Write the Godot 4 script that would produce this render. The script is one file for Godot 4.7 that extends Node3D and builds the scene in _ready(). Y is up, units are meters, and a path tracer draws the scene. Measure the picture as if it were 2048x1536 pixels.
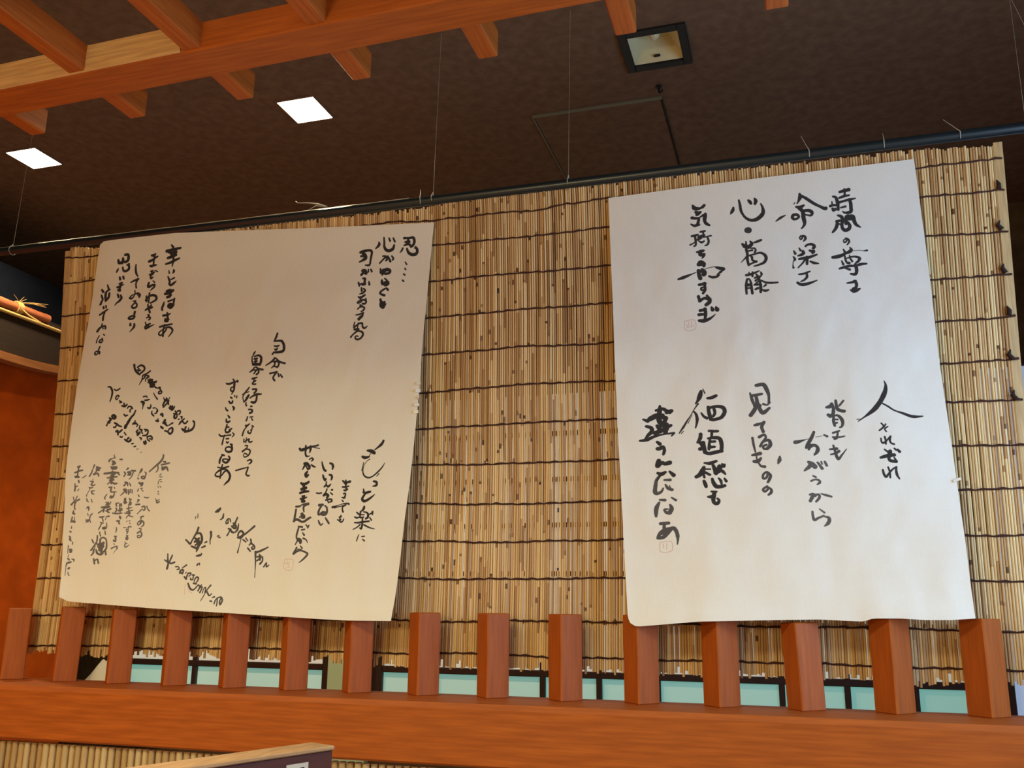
extends Node3D
# A corner of a Japanese dining room: a reed blind with two sheets of brush calligraphy,
# a low post fence in front of it, a timber pergola and recessed lamps overhead.
# x runs along the blind, y is up, z points from the blind to the viewer. Metres.

var rng := RandomNumberGenerator.new()
var taken := {}
var M := {}

func _ready():
	rng.seed = 7
	# ---------------------------------------------------------------- camera
	var cam := Camera3D.new()
	cam.name = "camera"
	add_child(cam)
	cam.position = Vector3(0, 1.2, 2.4)
	cam.rotation_degrees = Vector3(13.6, 17.05, 0.5)
	cam.fov = rad_to_deg(2.0 * atan(768.0 / 1835.0))
	cam.near = 0.05
	cam.far = 60.0
	cam.current = true
	# ---------------------------------------------------------------- sky and exposure
	var env := Environment.new()
	env.background_mode = Environment.BG_COLOR
	env.background_color = Color(0.55, 0.66, 0.78)
	env.background_energy_multiplier = 0.6
	env.tonemap_mode = Environment.TONE_MAPPER_LINEAR
	env.tonemap_exposure = 1.0
	env.sdfgi_enabled = true
	env.ssao_enabled = true
	env.ssil_enabled = true
	var we := WorldEnvironment.new()
	we.name = "world_environment"
	we.environment = env
	add_child(we)
	# ---------------------------------------------------------------- daylight through the side window, right of the frame
	var day := AreaLight3D.new()
	day.name = "side_window_daylight"
	add_child(day)
	day.area_size = Vector2(1.5, 1.3)
	day.light_color = Color(0.60, 0.80, 1.0)
	day.light_energy = 3.4
	day.area_range = 12.0
	day.area_attenuation = 2.0
	day.shadow_enabled = true
	day.position = Vector3(1.27, 1.65, 1.05)
	day.rotation_degrees = Vector3(0, 90, 0)      # an area light shines along its own -z: towards -x
	materials()
	# ---------------------------------------------------------------- large structure
	room()
	windows()
	partition()
	ceiling_fittings()
	# ---------------------------------------------------------------- objects
	pergola()
	pipe_and_threads()
	reed_blind()
	papers()
	fence()
	cane_screen()
	small_things()

# ================================================================ helpers
func numbered(called: String) -> String:
	var n: int = taken.get(called, 0)
	taken[called] = n + 1
	return called if n == 0 else "%s_%03d" % [called, n]

func thing(called: String, label: String, category: String, at := Vector3.ZERO, group := "") -> Node3D:
	var o := Node3D.new()
	o.name = numbered(called)
	add_child(o)
	o.position = at
	tag(o, label, category, group)
	return o

func tag(o: Node, label: String, category: String, group := ""):
	o.set_meta("label", label)
	o.set_meta("category", category)
	if group != "":
		o.set_meta("group", group)

func obj(called: String, mesh: Mesh, mat: Material, parent: Node = self, at := Vector3.ZERO) -> MeshInstance3D:
	var o := MeshInstance3D.new()
	o.name = numbered(called) if parent == self else called
	o.mesh = mesh
	o.material_override = mat
	o.position = at
	parent.add_child(o, true)
	return o

func struct(o: Node, label := ""):
	o.set_meta("kind", "structure")
	if label != "":
		o.set_meta("label", label)
	return o

func quad(st: SurfaceTool, p: Array, outward: Vector3):
	# a flat polygon of 3 or 4 corners, wound so that it faces outward
	var n: Vector3 = (p[1] - p[0]).cross(p[2] - p[0])
	if n.dot(outward) > 0.0:
		p = p.duplicate()
		p.reverse()
	n = -(p[1] - p[0]).cross(p[2] - p[0])
	n = n.normalized()
	var ids := [0, 1, 2] if p.size() == 3 else [0, 1, 2, 0, 2, 3]
	for i in ids:
		st.set_normal(n)
		st.add_vertex(p[i])

func add_box(st: SurfaceTool, c: Vector3, size: Vector3, bevel := 0.0, turn := Basis.IDENTITY):
	var h := size * 0.5
	var b := minf(bevel, minf(h.x, minf(h.y, h.z)) * 0.9)
	var signs := [-1.0, 1.0]
	for axis in 3:
		var u := (axis + 1) % 3
		var v := (axis + 2) % 3
		for s in signs:
			var out := Vector3.ZERO
			out[axis] = s
			var pts := []
			for q in [[-1, -1], [1, -1], [1, 1], [-1, 1]]:
				var p := Vector3.ZERO
				p[axis] = s * h[axis]
				p[u] = q[0] * (h[u] - b)
				p[v] = q[1] * (h[v] - b)
				pts.append(c + turn * p)
			quad(st, pts, turn * out)
		if b > 0.0:
			for su in signs:
				for sv in signs:
					var pts := []
					for k in [[-1, 0], [1, 0], [1, 1], [-1, 1]]:
						var p := Vector3.ZERO
						p[axis] = k[0] * (h[axis] - b)
						p[u] = su * (h[u] - (b if k[1] == 0 else 0.0))
						p[v] = sv * (h[v] - (0.0 if k[1] == 0 else b))
						pts.append(c + turn * p)
					var out := Vector3.ZERO
					out[u] = su
					out[v] = sv
					quad(st, pts, turn * out)
	if b > 0.0:
		for sx in signs:
			for sy in signs:
				for sz in signs:
					var s := Vector3(sx, sy, sz)
					var i := Vector3(sx * (h.x - b), sy * (h.y - b), sz * (h.z - b))
					quad(st, [c + turn * Vector3(sx * h.x, i.y, i.z), c + turn * Vector3(i.x, sy * h.y, i.z), c + turn * Vector3(i.x, i.y, sz * h.z)], turn * s)

func begin() -> SurfaceTool:
	var st := SurfaceTool.new()
	st.begin(Mesh.PRIMITIVE_TRIANGLES)
	return st

func box(size: Vector3, bevel := 0.0, turn := Basis.IDENTITY) -> Mesh:
	var st := begin()
	add_box(st, Vector3.ZERO, size, bevel, turn)
	return st.commit()

func add_tube(st: SurfaceTool, path: Array, radii: Array, sides := 6):
	# a round tube along a path, closed at both ends
	var rings := []
	var dirs := []
	for i in path.size():
		var d: Vector3 = path[mini(i + 1, path.size() - 1)] - path[maxi(i - 1, 0)]
		d = d.normalized()
		var a := d.cross(Vector3(0.13, 0.2, 0.97) if absf(d.z) < 0.8 else Vector3(0, 1, 0)).normalized()
		var b := d.cross(a).normalized()
		var ring := []
		var r: float = radii[mini(i, radii.size() - 1)]
		for k in sides:
			var t := TAU * k / sides
			ring.append([path[i] + (a * cos(t) + b * sin(t)) * r, a * cos(t) + b * sin(t)])
		rings.append(ring)
		dirs.append(d)
	for i in path.size() - 1:
		for k in sides:
			var l := (k + 1) % sides
			var q := [rings[i][k], rings[i][l], rings[i + 1][l], rings[i + 1][k]]
			var n: Vector3 = (q[1][0] - q[0][0]).cross(q[2][0] - q[0][0])
			var ids := [0, 1, 2, 0, 2, 3]
			if n.dot(q[0][1] + q[1][1]) > 0.0:
				ids = [0, 2, 1, 0, 3, 2]
			for j in ids:
				st.set_normal(q[j][1])
				st.add_vertex(q[j][0])
	for e in [0, path.size() - 1]:
		var out: Vector3 = -dirs[e] if e == 0 else dirs[e]
		for k in sides:
			quad(st, [path[e], rings[e][k][0], rings[e][(k + 1) % sides][0]], out)

func tube(path: Array, radii: Array, sides := 6) -> Mesh:
	var st := begin()
	add_tube(st, path, radii, sides)
	return st.commit()

func cut_box(root: CSGBox3D, c: Vector3, size: Vector3):
	var k := CSGBox3D.new()
	k.name = "opening"
	k.size = size
	k.position = c - root.position
	k.operation = CSGShape3D.OPERATION_SUBTRACTION
	root.add_child(k, true)

func slab(called: String, c: Vector3, size: Vector3, mat: Material) -> CSGBox3D:
	var k := CSGBox3D.new()
	k.name = called
	k.size = size
	k.position = c
	k.material = mat
	add_child(k)
	k.set_meta("kind", "structure")
	return k

# ================================================================ materials
func ramp_image(seed_: int, freq: float, size: int, octaves: int, lo: Color, hi: Color, contrast: float) -> ImageTexture:
	var n := FastNoiseLite.new()
	n.seed = seed_
	n.noise_type = FastNoiseLite.TYPE_SIMPLEX_SMOOTH
	n.frequency = freq
	n.fractal_octaves = octaves
	n.fractal_gain = 0.55
	var im := n.get_seamless_image(size, size)
	var out := Image.create(size, size, false, Image.FORMAT_RGB8)
	for y in size:
		for x in size:
			var t := clampf(0.5 + (im.get_pixel(x, y).r - 0.5) * contrast, 0.0, 1.0)
			out.set_pixel(x, y, lo.lerp(hi, t))
	return ImageTexture.create_from_image(out)

func mat(col: Color, rough := 0.8, tex: Texture2D = null, scale := Vector3.ONE, spec := 0.5) -> StandardMaterial3D:
	var m := StandardMaterial3D.new()
	m.albedo_color = col
	m.roughness = rough
	m.metallic_specular = spec
	if tex:
		m.albedo_texture = tex
		m.uv1_triplanar = true
		m.uv1_scale = scale
	return m

func glow(col: Color, e: float) -> StandardMaterial3D:
	var m := StandardMaterial3D.new()
	m.albedo_color = Color(0.9, 0.9, 0.88)
	m.roughness = 0.5
	m.emission_enabled = true
	m.emission = col
	m.emission_energy_multiplier = e
	return m

func materials():
	var grain := ramp_image(3, 0.02, 256, 4, Color(0.86, 0.83, 0.80), Color(1, 1, 1), 1.5)
	var mottle := ramp_image(11, 0.03, 256, 4, Color(0.88, 0.87, 0.87), Color(1, 1, 1), 1.4)
	var wood := Color(0.72, 0.37, 0.11)
	M.wood_x = mat(wood, 0.55, grain, Vector3(0.8, 14, 14), 0.4)
	M.wood_y = mat(wood, 0.55, grain, Vector3(14, 0.9, 14), 0.4)
	M.wood_z = mat(wood, 0.55, grain, Vector3(14, 14, 0.8), 0.4)
	M.ceiling = mat(Color(0.47, 0.37, 0.29), 0.95, mottle, Vector3(2.2, 2.2, 2.2), 0.2)
	M.ceiling_trim = mat(Color(0.44, 0.43, 0.33), 0.6)
	M.ceiling_gap = mat(Color(0.12, 0.10, 0.08), 0.9)
	M.dark_wall = mat(Color(0.42, 0.35, 0.27), 0.9, mottle, Vector3(1.5, 1.5, 1.5), 0.2)
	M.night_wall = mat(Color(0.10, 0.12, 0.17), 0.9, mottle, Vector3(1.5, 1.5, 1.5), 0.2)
	M.orange_wall = mat(Color(0.82, 0.36, 0.09), 0.85, mottle, Vector3(0.8, 0.8, 0.8), 0.2)
	M.room_wall = mat(Color(0.74, 0.68, 0.56), 0.9, mottle, Vector3(1, 1, 1))
	M.floor = mat(Color(0.62, 0.53, 0.42), 0.5, grain, Vector3(0.8, 8, 8))
	M.frame = mat(Color(0.25, 0.15, 0.12), 0.6, grain, Vector3(6, 6, 6))
	M.green_trim = mat(Color(0.82, 0.95, 0.80), 0.7)
	M.teal_pane = glow(Color(0.45, 0.80, 0.74), 0.48)
	M.white_pane = glow(Color(0.95, 0.95, 0.88), 0.32)
	M.blue_pane = glow(Color(0.66, 0.78, 0.95), 0.5)
	M.pipe = mat(Color(0.06, 0.13, 0.15), 0.32, null, Vector3.ONE, 0.6)
	M.thread = mat(Color(0.70, 0.68, 0.60), 0.4)
	M.lamp = glow(Color(1.0, 0.93, 0.80), 6.0)
	M.reflector = mat(Color(0.86, 0.82, 0.64), 0.35)
	M.black = mat(Color(0.06, 0.05, 0.05), 0.6)
	M.twine = mat(Color(0.26, 0.13, 0.08), 0.95)
	M.bamboo = mat(Color(0.86, 0.72, 0.50), 0.5, grain, Vector3(20, 1.2, 20))
	M.knot = mat(Color(0.17, 0.09, 0.05), 0.9)
	M.bark = mat(Color(0.17, 0.11, 0.07), 0.95, grain, Vector3(5, 10, 1.2))
	M.batten = mat(Color(0.62, 0.40, 0.22), 0.7, grain, Vector3(8, 8, 1))
	M.pole = mat(Color(0.85, 0.52, 0.36), 0.45, grain, Vector3(10, 10, 1.5))
	M.rope = mat(Color(0.80, 0.66, 0.42), 0.95)
	M.pale_wood = mat(Color(0.80, 0.62, 0.42), 0.5, grain, Vector3(10, 10, 1.5))
	M.lit_wood_x = mat(Color(0.86, 0.68, 0.46), 0.6, grain, Vector3(0.8, 14, 14))  # beam wood with strong lamplight painted into the tone
	M.dark_wood = mat(Color(0.36, 0.16, 0.09), 0.6, grain, Vector3(10, 10, 1.5))
	M.label = mat(Color(0.86, 0.80, 0.70), 0.8)
	M.white_cloth = mat(Color(0.92, 0.90, 0.84), 0.9)
	M.tape = mat(Color(0.95, 0.92, 0.85), 0.12, null, Vector3.ONE, 0.8)
	var reed := StandardMaterial3D.new()
	reed.vertex_color_use_as_albedo = true
	reed.roughness = 0.55
	reed.metallic_specular = 0.4
	M.reed = reed

# ================================================================ the room
func room():
	slab("floor", Vector3(-1.625, -0.05, 1.0), Vector3(6.15, 0.1, 6.4), M.floor)
	var c := slab("ceiling", Vector3(-1.625, 3.08, 1.0), Vector3(6.15, 0.16, 6.4), M.ceiling)
	cut_box(c, Vector3(-0.3435, 3.03, -0.305), Vector3(0.163, 0.12, 0.17))
	var b := slab("wall_back", Vector3(-1.625, 1.5, -2.0), Vector3(6.15, 3.0, 0.1), M.dark_wall)
	cut_box(b, Vector3(-2.92, 1.45, -2.0), Vector3(1.30, 1.66, 0.4))
	cut_box(b, Vector3(-0.655, 1.45, -2.0), Vector3(2.79, 1.66, 0.4))
	cut_box(b, Vector3(1.055, 1.45, -2.0), Vector3(0.55, 1.66, 0.4))
	slab("wall_front", Vector3(-1.625, 1.5, 4.15), Vector3(6.15, 3.0, 0.1), M.room_wall)
	slab("wall_left", Vector3(-4.65, 1.5, 1.05), Vector3(0.1, 3.0, 6.3), M.dark_wall)
	var r := slab("wall_right", Vector3(1.40, 1.5, 1.05), Vector3(0.1, 3.0, 6.1), M.room_wall)
	cut_box(r, Vector3(1.40, 1.65, 1.05), Vector3(0.4, 1.3, 1.5))

func sash(called: String, x0: float, x1: float, first: float, low: Material, high: Material, label: String):
	# a lattice window: dark stiles and rails, thin muntins, white panes above the middle rail and glass below it
	var w := thing(called, label, "window", Vector3(0, 0, -1.97))
	w.remove_meta("category")
	w.set_meta("kind", "structure")
	var y0 := 0.62
	var y1 := 2.28
	obj("stile", box(Vector3(0.055, y1 - y0, 0.04), 0.004), M.frame, w, Vector3(x0 + 0.0275, (y0 + y1) / 2, 0))
	obj("stile", box(Vector3(0.055, y1 - y0, 0.04), 0.004), M.frame, w, Vector3(x1 - 0.0275, (y0 + y1) / 2, 0))
	var yy := [y0 + 0.02, 0.8915, 1.128, 1.353, 1.585, 1.808, 2.037, y1 - 0.02]
	var hh := [0.04, 0.030, 0.022, 0.022, 0.022, 0.022, 0.022, 0.04]
	for i in yy.size():
		obj("rail", box(Vector3(x1 - x0 - 0.11, hh[i], 0.034), 0.003), M.frame, w, Vector3((x0 + x1) / 2, yy[i], 0))
	var xs := [x0 + 0.055]
	var x := first
	while x < x1 - 0.08:
		if x > x0 + 0.08:
			obj("muntin", box(Vector3(0.026, y1 - y0 - 0.08, 0.030), 0.003), M.frame, w, Vector3(x, (y0 + y1) / 2, 0.001))
			xs.append(x)
		x += 0.27
	xs.append(x1 - 0.055)
	for i in xs.size() - 1:
		for j in yy.size() - 1:
			var a: float = xs[i] + (0.013 if i > 0 else 0.0)
			var z: float = xs[i + 1] - (0.013 if i < xs.size() - 2 else 0.0)
			obj("pane", box(Vector3(z - a, yy[j + 1] - yy[j] - 0.5 * (hh[j] + hh[j + 1]), 0.006)), low if j == 0 else high, w, Vector3((a + z) / 2, (yy[j] + 0.5 * hh[j] + yy[j + 1] - 0.5 * hh[j + 1]) / 2, -0.008))

func windows():
	sash("window_1", -3.57, -2.27, -3.08, M.teal_pane, M.white_pane, "lattice window with pale blue-green lower panes, behind the left half of the fence")
	sash("window_2", -2.05, 0.74, -1.715, M.teal_pane, M.white_pane, "long lattice window with pale blue-green lower panes, behind the middle and right of the fence")
	var w := thing("window_3", "pale blue window pane right of the last fence post", "window", Vector3(1.055, 1.45, -1.97))
	w.remove_meta("category")
	w.set_meta("kind", "structure")
	obj("pane", box(Vector3(0.47, 1.58, 0.006)), M.blue_pane, w)
	for s in [-1, 1]:
		obj("stile", box(Vector3(0.04, 1.66, 0.04), 0.003), M.frame, w, Vector3(s * 0.255, 0, 0))
		obj("rail", box(Vector3(0.47, 0.04, 0.04), 0.003), M.frame, w, Vector3(0, s * 0.81, 0))
	struct(obj("trim_1", box(Vector3(0.22, 2.4, 0.05), 0.004), M.green_trim, self, Vector3(-2.16, 1.2, -1.93)), "pale green upright between the two lattice windows")
	# the side window that lets in the daylight
	var s := thing("window_4", "side window with lit frosted pane", "window", Vector3(1.40, 1.65, 1.05))
	s.remove_meta("category")
	s.set_meta("kind", "structure")
	obj("pane", box(Vector3(0.008, 1.24, 1.44)), glow(Color(0.8, 0.9, 1.0), 1.0), s)
	for k in [-1, 1]:
		obj("stile", box(Vector3(0.05, 1.3, 0.03), 0.003), M.frame, s, Vector3(0, 0, k * 0.735))
		obj("rail", box(Vector3(0.05, 0.03, 1.44), 0.003), M.frame, s, Vector3(0, k * 0.635, 0))

func partition():
	# the short side wall on the left with its bark-covered eave
	struct(obj("wall_partition", box(Vector3(0.12, 2.34, 5.4), 0.004), M.orange_wall, self, Vector3(-3.41, 1.17, 1.35)), "orange plastered side wall left of the reed blind")
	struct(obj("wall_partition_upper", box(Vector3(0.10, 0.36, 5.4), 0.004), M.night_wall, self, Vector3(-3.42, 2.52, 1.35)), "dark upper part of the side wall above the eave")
	var e := thing("bark_eave", "dark bark-covered decorative eave on the orange side wall", "eave", Vector3(-3.35, 2.2, 0))
	# curved fascia board and sloping cover, swept along z
	var fascia := begin()
	var cover := begin()
	var rim := begin()
	var n := 24
	for i in n:
		var za := lerpf(-1.33, 1.2, float(i) / n)
		var zb := lerpf(-1.33, 1.2, float(i + 1) / n)
		var ya := eave_sag(za)
		var yb := eave_sag(zb)
		for piece in [[fascia, 0.13, 0.165, ya + 0.03, yb + 0.03, 0.205, 0.205], [rim, 0.125, 0.18, ya, yb, ya + 0.034, yb + 0.034]]:
			var st: SurfaceTool = piece[0]
			var x0: float = piece[1]
			var x1: float = piece[2]
			var p := [Vector3(x0, piece[3], za), Vector3(x1, piece[3], za), Vector3(x1, piece[5], za), Vector3(x0, piece[5], za)]
			var q := [Vector3(x0, piece[4], zb), Vector3(x1, piece[4], zb), Vector3(x1, piece[6], zb), Vector3(x0, piece[6], zb)]
			quad(st, [p[1], q[1], q[2], p[2]], Vector3(1, 0, 0))
			quad(st, [p[0], q[0], q[3], p[3]], Vector3(-1, 0, 0))
			quad(st, [p[0], q[0], q[1], p[1]], Vector3(0, -1, 0))
			quad(st, [p[3], q[3], q[2], p[2]], Vector3(0, 1, 0))
			if i == 0:
				quad(st, p, Vector3(0, 0, -1))
			if i == n - 1:
				quad(st, q, Vector3(0, 0, 1))
		# layered bark courses rising to the wall
		for k in 3:
			var xa := 0.17 - 0.057 * k
			var xb := xa - 0.066
			var y0 := 0.205 + 0.032 * k
			quad(cover, [Vector3(xa, y0 + 0.008, za), Vector3(xa, y0 + 0.008, zb), Vector3(xb, y0 + 0.040, zb), Vector3(xb, y0 + 0.040, za)], Vector3(0.5, 1, 0))
			quad(cover, [Vector3(xa, y0, za), Vector3(xa, y0, zb), Vector3(xa, y0 + 0.008, zb), Vector3(xa, y0 + 0.008, za)], Vector3(1, 0, 0))
	for k in 3:
		var xa := 0.17 - 0.057 * k
		quad(cover, [Vector3(xa, 0.205 + 0.032 * k, -1.33), Vector3(xa - 0.066, 0.205 + 0.032 * k, -1.33), Vector3(xa - 0.066, 0.245 + 0.032 * k, -1.33)], Vector3(0, 0, -1))
	obj("bark_fascia", fascia.commit(), M.bark, e)
	obj("bark_course", cover.commit(), M.bark, e)
	obj("rim_batten", rim.commit(), M.batten, e)
	var edge := begin()
	add_tube(edge, [Vector3(0.172, 0.207, -1.33), Vector3(0.173, 0.210, -0.7), Vector3(0.172, 0.208, 0.2), Vector3(0.172, 0.207, 1.2)], [0.008], 6)
	obj("edge_strip", edge.commit(), M.rope, e)
	for z in [-1.2, 0.0, 1.0]:
		obj("bracket", box(Vector3(0.14, 0.03, 0.04), 0.003), M.bark, e, Vector3(0.065, 0.12, z))
	var pole := thing("bamboo_pole", "pinkish bamboo pole end tied with rope on the dark bark eave", "bamboo pole", Vector3(-3.35, 2.2, 0))
	var pts := []
	var rad := []
	for i in 26:
		var t := i / 25.0
		pts.append(Vector3(lerpf(0.125, 0.150, t), lerpf(0.262, 0.246, t), lerpf(-0.83, 1.1, t)))
		rad.append(0.0205 if i % 9 != 4 else 0.0225)
	obj("culm", tube(pts, rad, 12), M.pole, pole)
	obj("hollow_end", tube([Vector3(0.1249, 0.262, -0.8285), Vector3(0.1249, 0.262, -0.8315)], [0.0145], 12), M.black, pole)
	var lash := begin()
	for k in 4:
		var ring := []
		for a in 17:
			var t := TAU * a / 16.0
			ring.append(Vector3(0.127 + 0.024 * cos(t), 0.261 + 0.024 * sin(t), -0.665 + 0.008 * k + 0.003 * sin(t)))
		add_tube(lash, ring, [0.0045], 5)
	for k in 9:
		var d := Vector3(rng.randf_range(-0.02, 0.04), rng.randf_range(0.01, 0.035), rng.randf_range(-0.13, 0.06))
		add_tube(lash, [Vector3(0.130, 0.284, -0.655), Vector3(0.130, 0.287, -0.655) + d * 0.5, Vector3(0.130, 0.284, -0.655) + d + Vector3(0, rng.randf_range(-0.01, 0.004), 0)], [0.002, 0.0016, 0.0008], 4)
	add_tube(lash, [Vector3(0.146, 0.255, -0.66), Vector3(0.165, 0.232, -0.68), Vector3(0.178, 0.214, -0.74)], [0.004], 5)
	obj("rope_lashing", lash.commit(), M.rope, pole)

func eave_sag(z: float) -> float:
	return 0.0 + 0.055 * clampf((-z - 0.62) / 0.5, 0.0, 1.0) * clampf((-z - 0.62) / 0.5, 0.0, 1.0) + 0.01 * clampf((z - 0.2), 0.0, 1.0)

# ================================================================ ceiling fittings
func downlight(x: float, z: float, w: float, d: float, label: String, energy: float, group: String, angle: float):
	var t := thing("ceiling_downlight", label, "ceiling light", Vector3(x, 3.0, z), group)
	var st := begin()
	for s in [-1, 1]:
		add_box(st, Vector3(s * (w / 2 + 0.004), -0.002, 0), Vector3(0.008, 0.005, d + 0.016), 0.001)
		add_box(st, Vector3(0, -0.002, s * (d / 2 + 0.004)), Vector3(w, 0.005, 0.008), 0.001)
	obj("trim_frame", st.commit(), M.ceiling, t)
	obj("diffuser", box(Vector3(w, 0.006, d), 0.001), M.lamp, t, Vector3(0, -0.002, 0))
	var l := SpotLight3D.new()
	l.name = "light"
	t.add_child(l, true)
	l.position = Vector3(0, -0.02, 0)
	l.rotation_degrees = Vector3(-90, 0, 0)
	l.light_color = Color(1.0, 0.90, 0.72)
	l.light_energy = energy
	l.light_size = 0.06
	l.spot_angle = angle
	l.spot_angle_attenuation = 0.6
	l.spot_range = 12.0
	l.spot_attenuation = 2.0
	l.shadow_enabled = true

func lantern(x: float, z: float, label: String):  # unseen overhead lamp, given a large lantern form to soften its shadows
	var t := thing("added_ceiling_lantern", label, "ceiling light", Vector3(x, 3.0, z), "added ceiling lanterns above the viewer, enlarged for soft light")
	obj("shade", box(Vector3(0.66, 0.10, 0.66), 0.01), glow(Color(1.0, 0.88, 0.68), 1.6), t, Vector3(0, -0.055, 0))
	for s in [-1, 1]:
		obj("wooden_edge", box(Vector3(0.70, 0.02, 0.02), 0.002), M.wood_x, t, Vector3(0, -0.100, s * 0.342))
		obj("wooden_edge", box(Vector3(0.02, 0.02, 0.66), 0.002), M.wood_z, t, Vector3(s * 0.342, -0.100, 0))
	var l := SpotLight3D.new()
	l.name = "light"
	t.add_child(l, true)
	l.position = Vector3(0, -0.14, 0)
	l.rotation_degrees = Vector3(-90, 0, 0)
	l.light_color = Color(1.0, 0.985, 0.82)
	l.light_energy = 4.6
	l.light_size = 0.28
	l.spot_angle = 77
	l.spot_angle_attenuation = 1.0
	l.spot_range = 12.0
	l.spot_attenuation = 2.0
	l.shadow_enabled = true

func pendant(x: float, y: float, z: float):  # unseen lamp added as warm fill for papers and beam underside
	var t := thing("fill_pendant_lamp", "unseen round pendant lamp added behind the viewer as warm fill light", "lamp", Vector3(x, y, z))
	var globe := SphereMesh.new()
	globe.radius = 0.16
	globe.height = 0.30
	obj("shade", globe, glow(Color(1.0, 0.82, 0.55), 1.5), t)
	obj("cord", tube([Vector3(0, 0.15, 0), Vector3(0, 2.995 - y, 0)], [0.004], 6), M.black, t)
	obj("ceiling_cup", tube([Vector3(0, 2.97 - y, 0), Vector3(0, 3.0 - y, 0)], [0.05], 12), M.black, t)
	var l := OmniLight3D.new()
	l.name = "light"
	t.add_child(l, true)
	l.light_color = Color(1.0, 0.93, 0.70)
	l.light_energy = 1.3
	l.light_size = 0.14
	l.omni_range = 12.0
	l.omni_attenuation = 2.0
	l.shadow_enabled = true

func ceiling_fittings():
	downlight(-2.94, -0.362, 0.146, 0.148, "lit square ceiling downlight nearest the left edge, low beside the side wall", 1.9, "", 75)
	downlight(-1.657, -0.333, 0.147, 0.153, "lit square ceiling downlight between the timber beam and the left paper", 1.9, "", 75)
	for q in [[-2.6, "added square ceiling lantern, enlarged for soft light, at the left, behind the viewer's pergola"], [-1.55, "added square ceiling lantern, enlarged for soft light, in the middle, above the viewer"], [-0.45, "added square ceiling lantern, enlarged for soft light, at the right, above the viewer"]]:
		lantern(q[0], 2.35, q[1])
	pendant(-1.2, 1.8, 3.3)
	# the one that is switched off: a recess with a four-sided reflector
	var t := thing("unlit_downlight", "unlit square ceiling downlight with cream reflector in a dark frame", "ceiling light", Vector3(-0.3435, 3.0, -0.305))
	var w := 0.163
	var d := 0.17
	var st := begin()
	for s in [-1, 1]:
		add_box(st, Vector3(s * (w / 2 + 0.014), -0.005, 0), Vector3(0.028, 0.012, d + 0.056), 0.002)
		add_box(st, Vector3(0, -0.005, s * (d / 2 + 0.014)), Vector3(w, 0.012, 0.028), 0.002)
	obj("trim_frame", st.commit(), M.black, t)
	var lo := [Vector3(-w / 2, 0, -d / 2), Vector3(w / 2, 0, -d / 2), Vector3(w / 2, 0, d / 2), Vector3(-w / 2, 0, d / 2)]
	var hi := [Vector3(-0.042, 0.065, -0.045), Vector3(0.042, 0.065, -0.045), Vector3(0.042, 0.065, 0.045), Vector3(-0.042, 0.065, 0.045)]
	for k in 4:
		var f := begin()
		quad(f, [lo[k], lo[(k + 1) % 4], hi[(k + 1) % 4], hi[k]], -(lo[k] + lo[(k + 1) % 4]) + Vector3(0, -0.1, 0))
		obj("reflector_side", f.commit(), M.reflector, t)
	var top := begin()
	quad(top, hi, Vector3(0, -1, 0))
	obj("reflector_top", top.commit(), M.reflector, t)
	obj("lamp_socket", tube([Vector3(0.0, 0.066, 0.055), Vector3(0, 0.038, 0.046)], [0.021, 0.019], 12), M.black, t)
	var bulb := SphereMesh.new()
	bulb.radius = 0.019
	bulb.height = 0.040
	bulb.radial_segments = 16
	bulb.rings = 8
	obj("bulb", bulb, M.reflector, t, Vector3(0, 0.030, 0.030))
	obj("spring_clip", box(Vector3(0.022, 0.005, 0.010), 0.001), M.black, t, Vector3(-0.004, 0.012, -0.066))
	# the access hatch
	var h := thing("ceiling_hatch", "faint rectangular access hatch outline in the brown ceiling", "ceiling hatch", Vector3(-0.61, 3.0, -1.0))
	obj("hatch_panel", box(Vector3(0.476, 0.004, 0.756), 0.001), M.ceiling, h, Vector3(0, -0.001, 0))
	for s in [-1, 1]:
		obj("edge_strip", box(Vector3(0.49, 0.008, 0.014 if s > 0 else 0.008), 0.001), M.ceiling_trim, h, Vector3(0, -0.003, s * 0.386))
		obj("edge_strip", box(Vector3(0.005, 0.007, 0.76), 0.001), M.ceiling_gap if s > 0 else M.ceiling_trim, h, Vector3(s * 0.243, -0.003, 0))
	var k := thing("ceiling_hook", "small dark hook on the ceiling between hatch and unlit downlight", "hook", Vector3(-0.366, 3.0, -0.54))
	obj("base", tube([Vector3(0, 0, 0), Vector3(0, -0.006, 0)], [0.011], 10), M.black, k)
	obj("hook_bend", tube([Vector3(0, -0.004, 0), Vector3(0, -0.02, 0), Vector3(0.004, -0.030, 0.004), Vector3(0.010, -0.028, 0.006), Vector3(0.012, -0.020, 0.006)], [0.004], 6), M.black, k)

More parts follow.
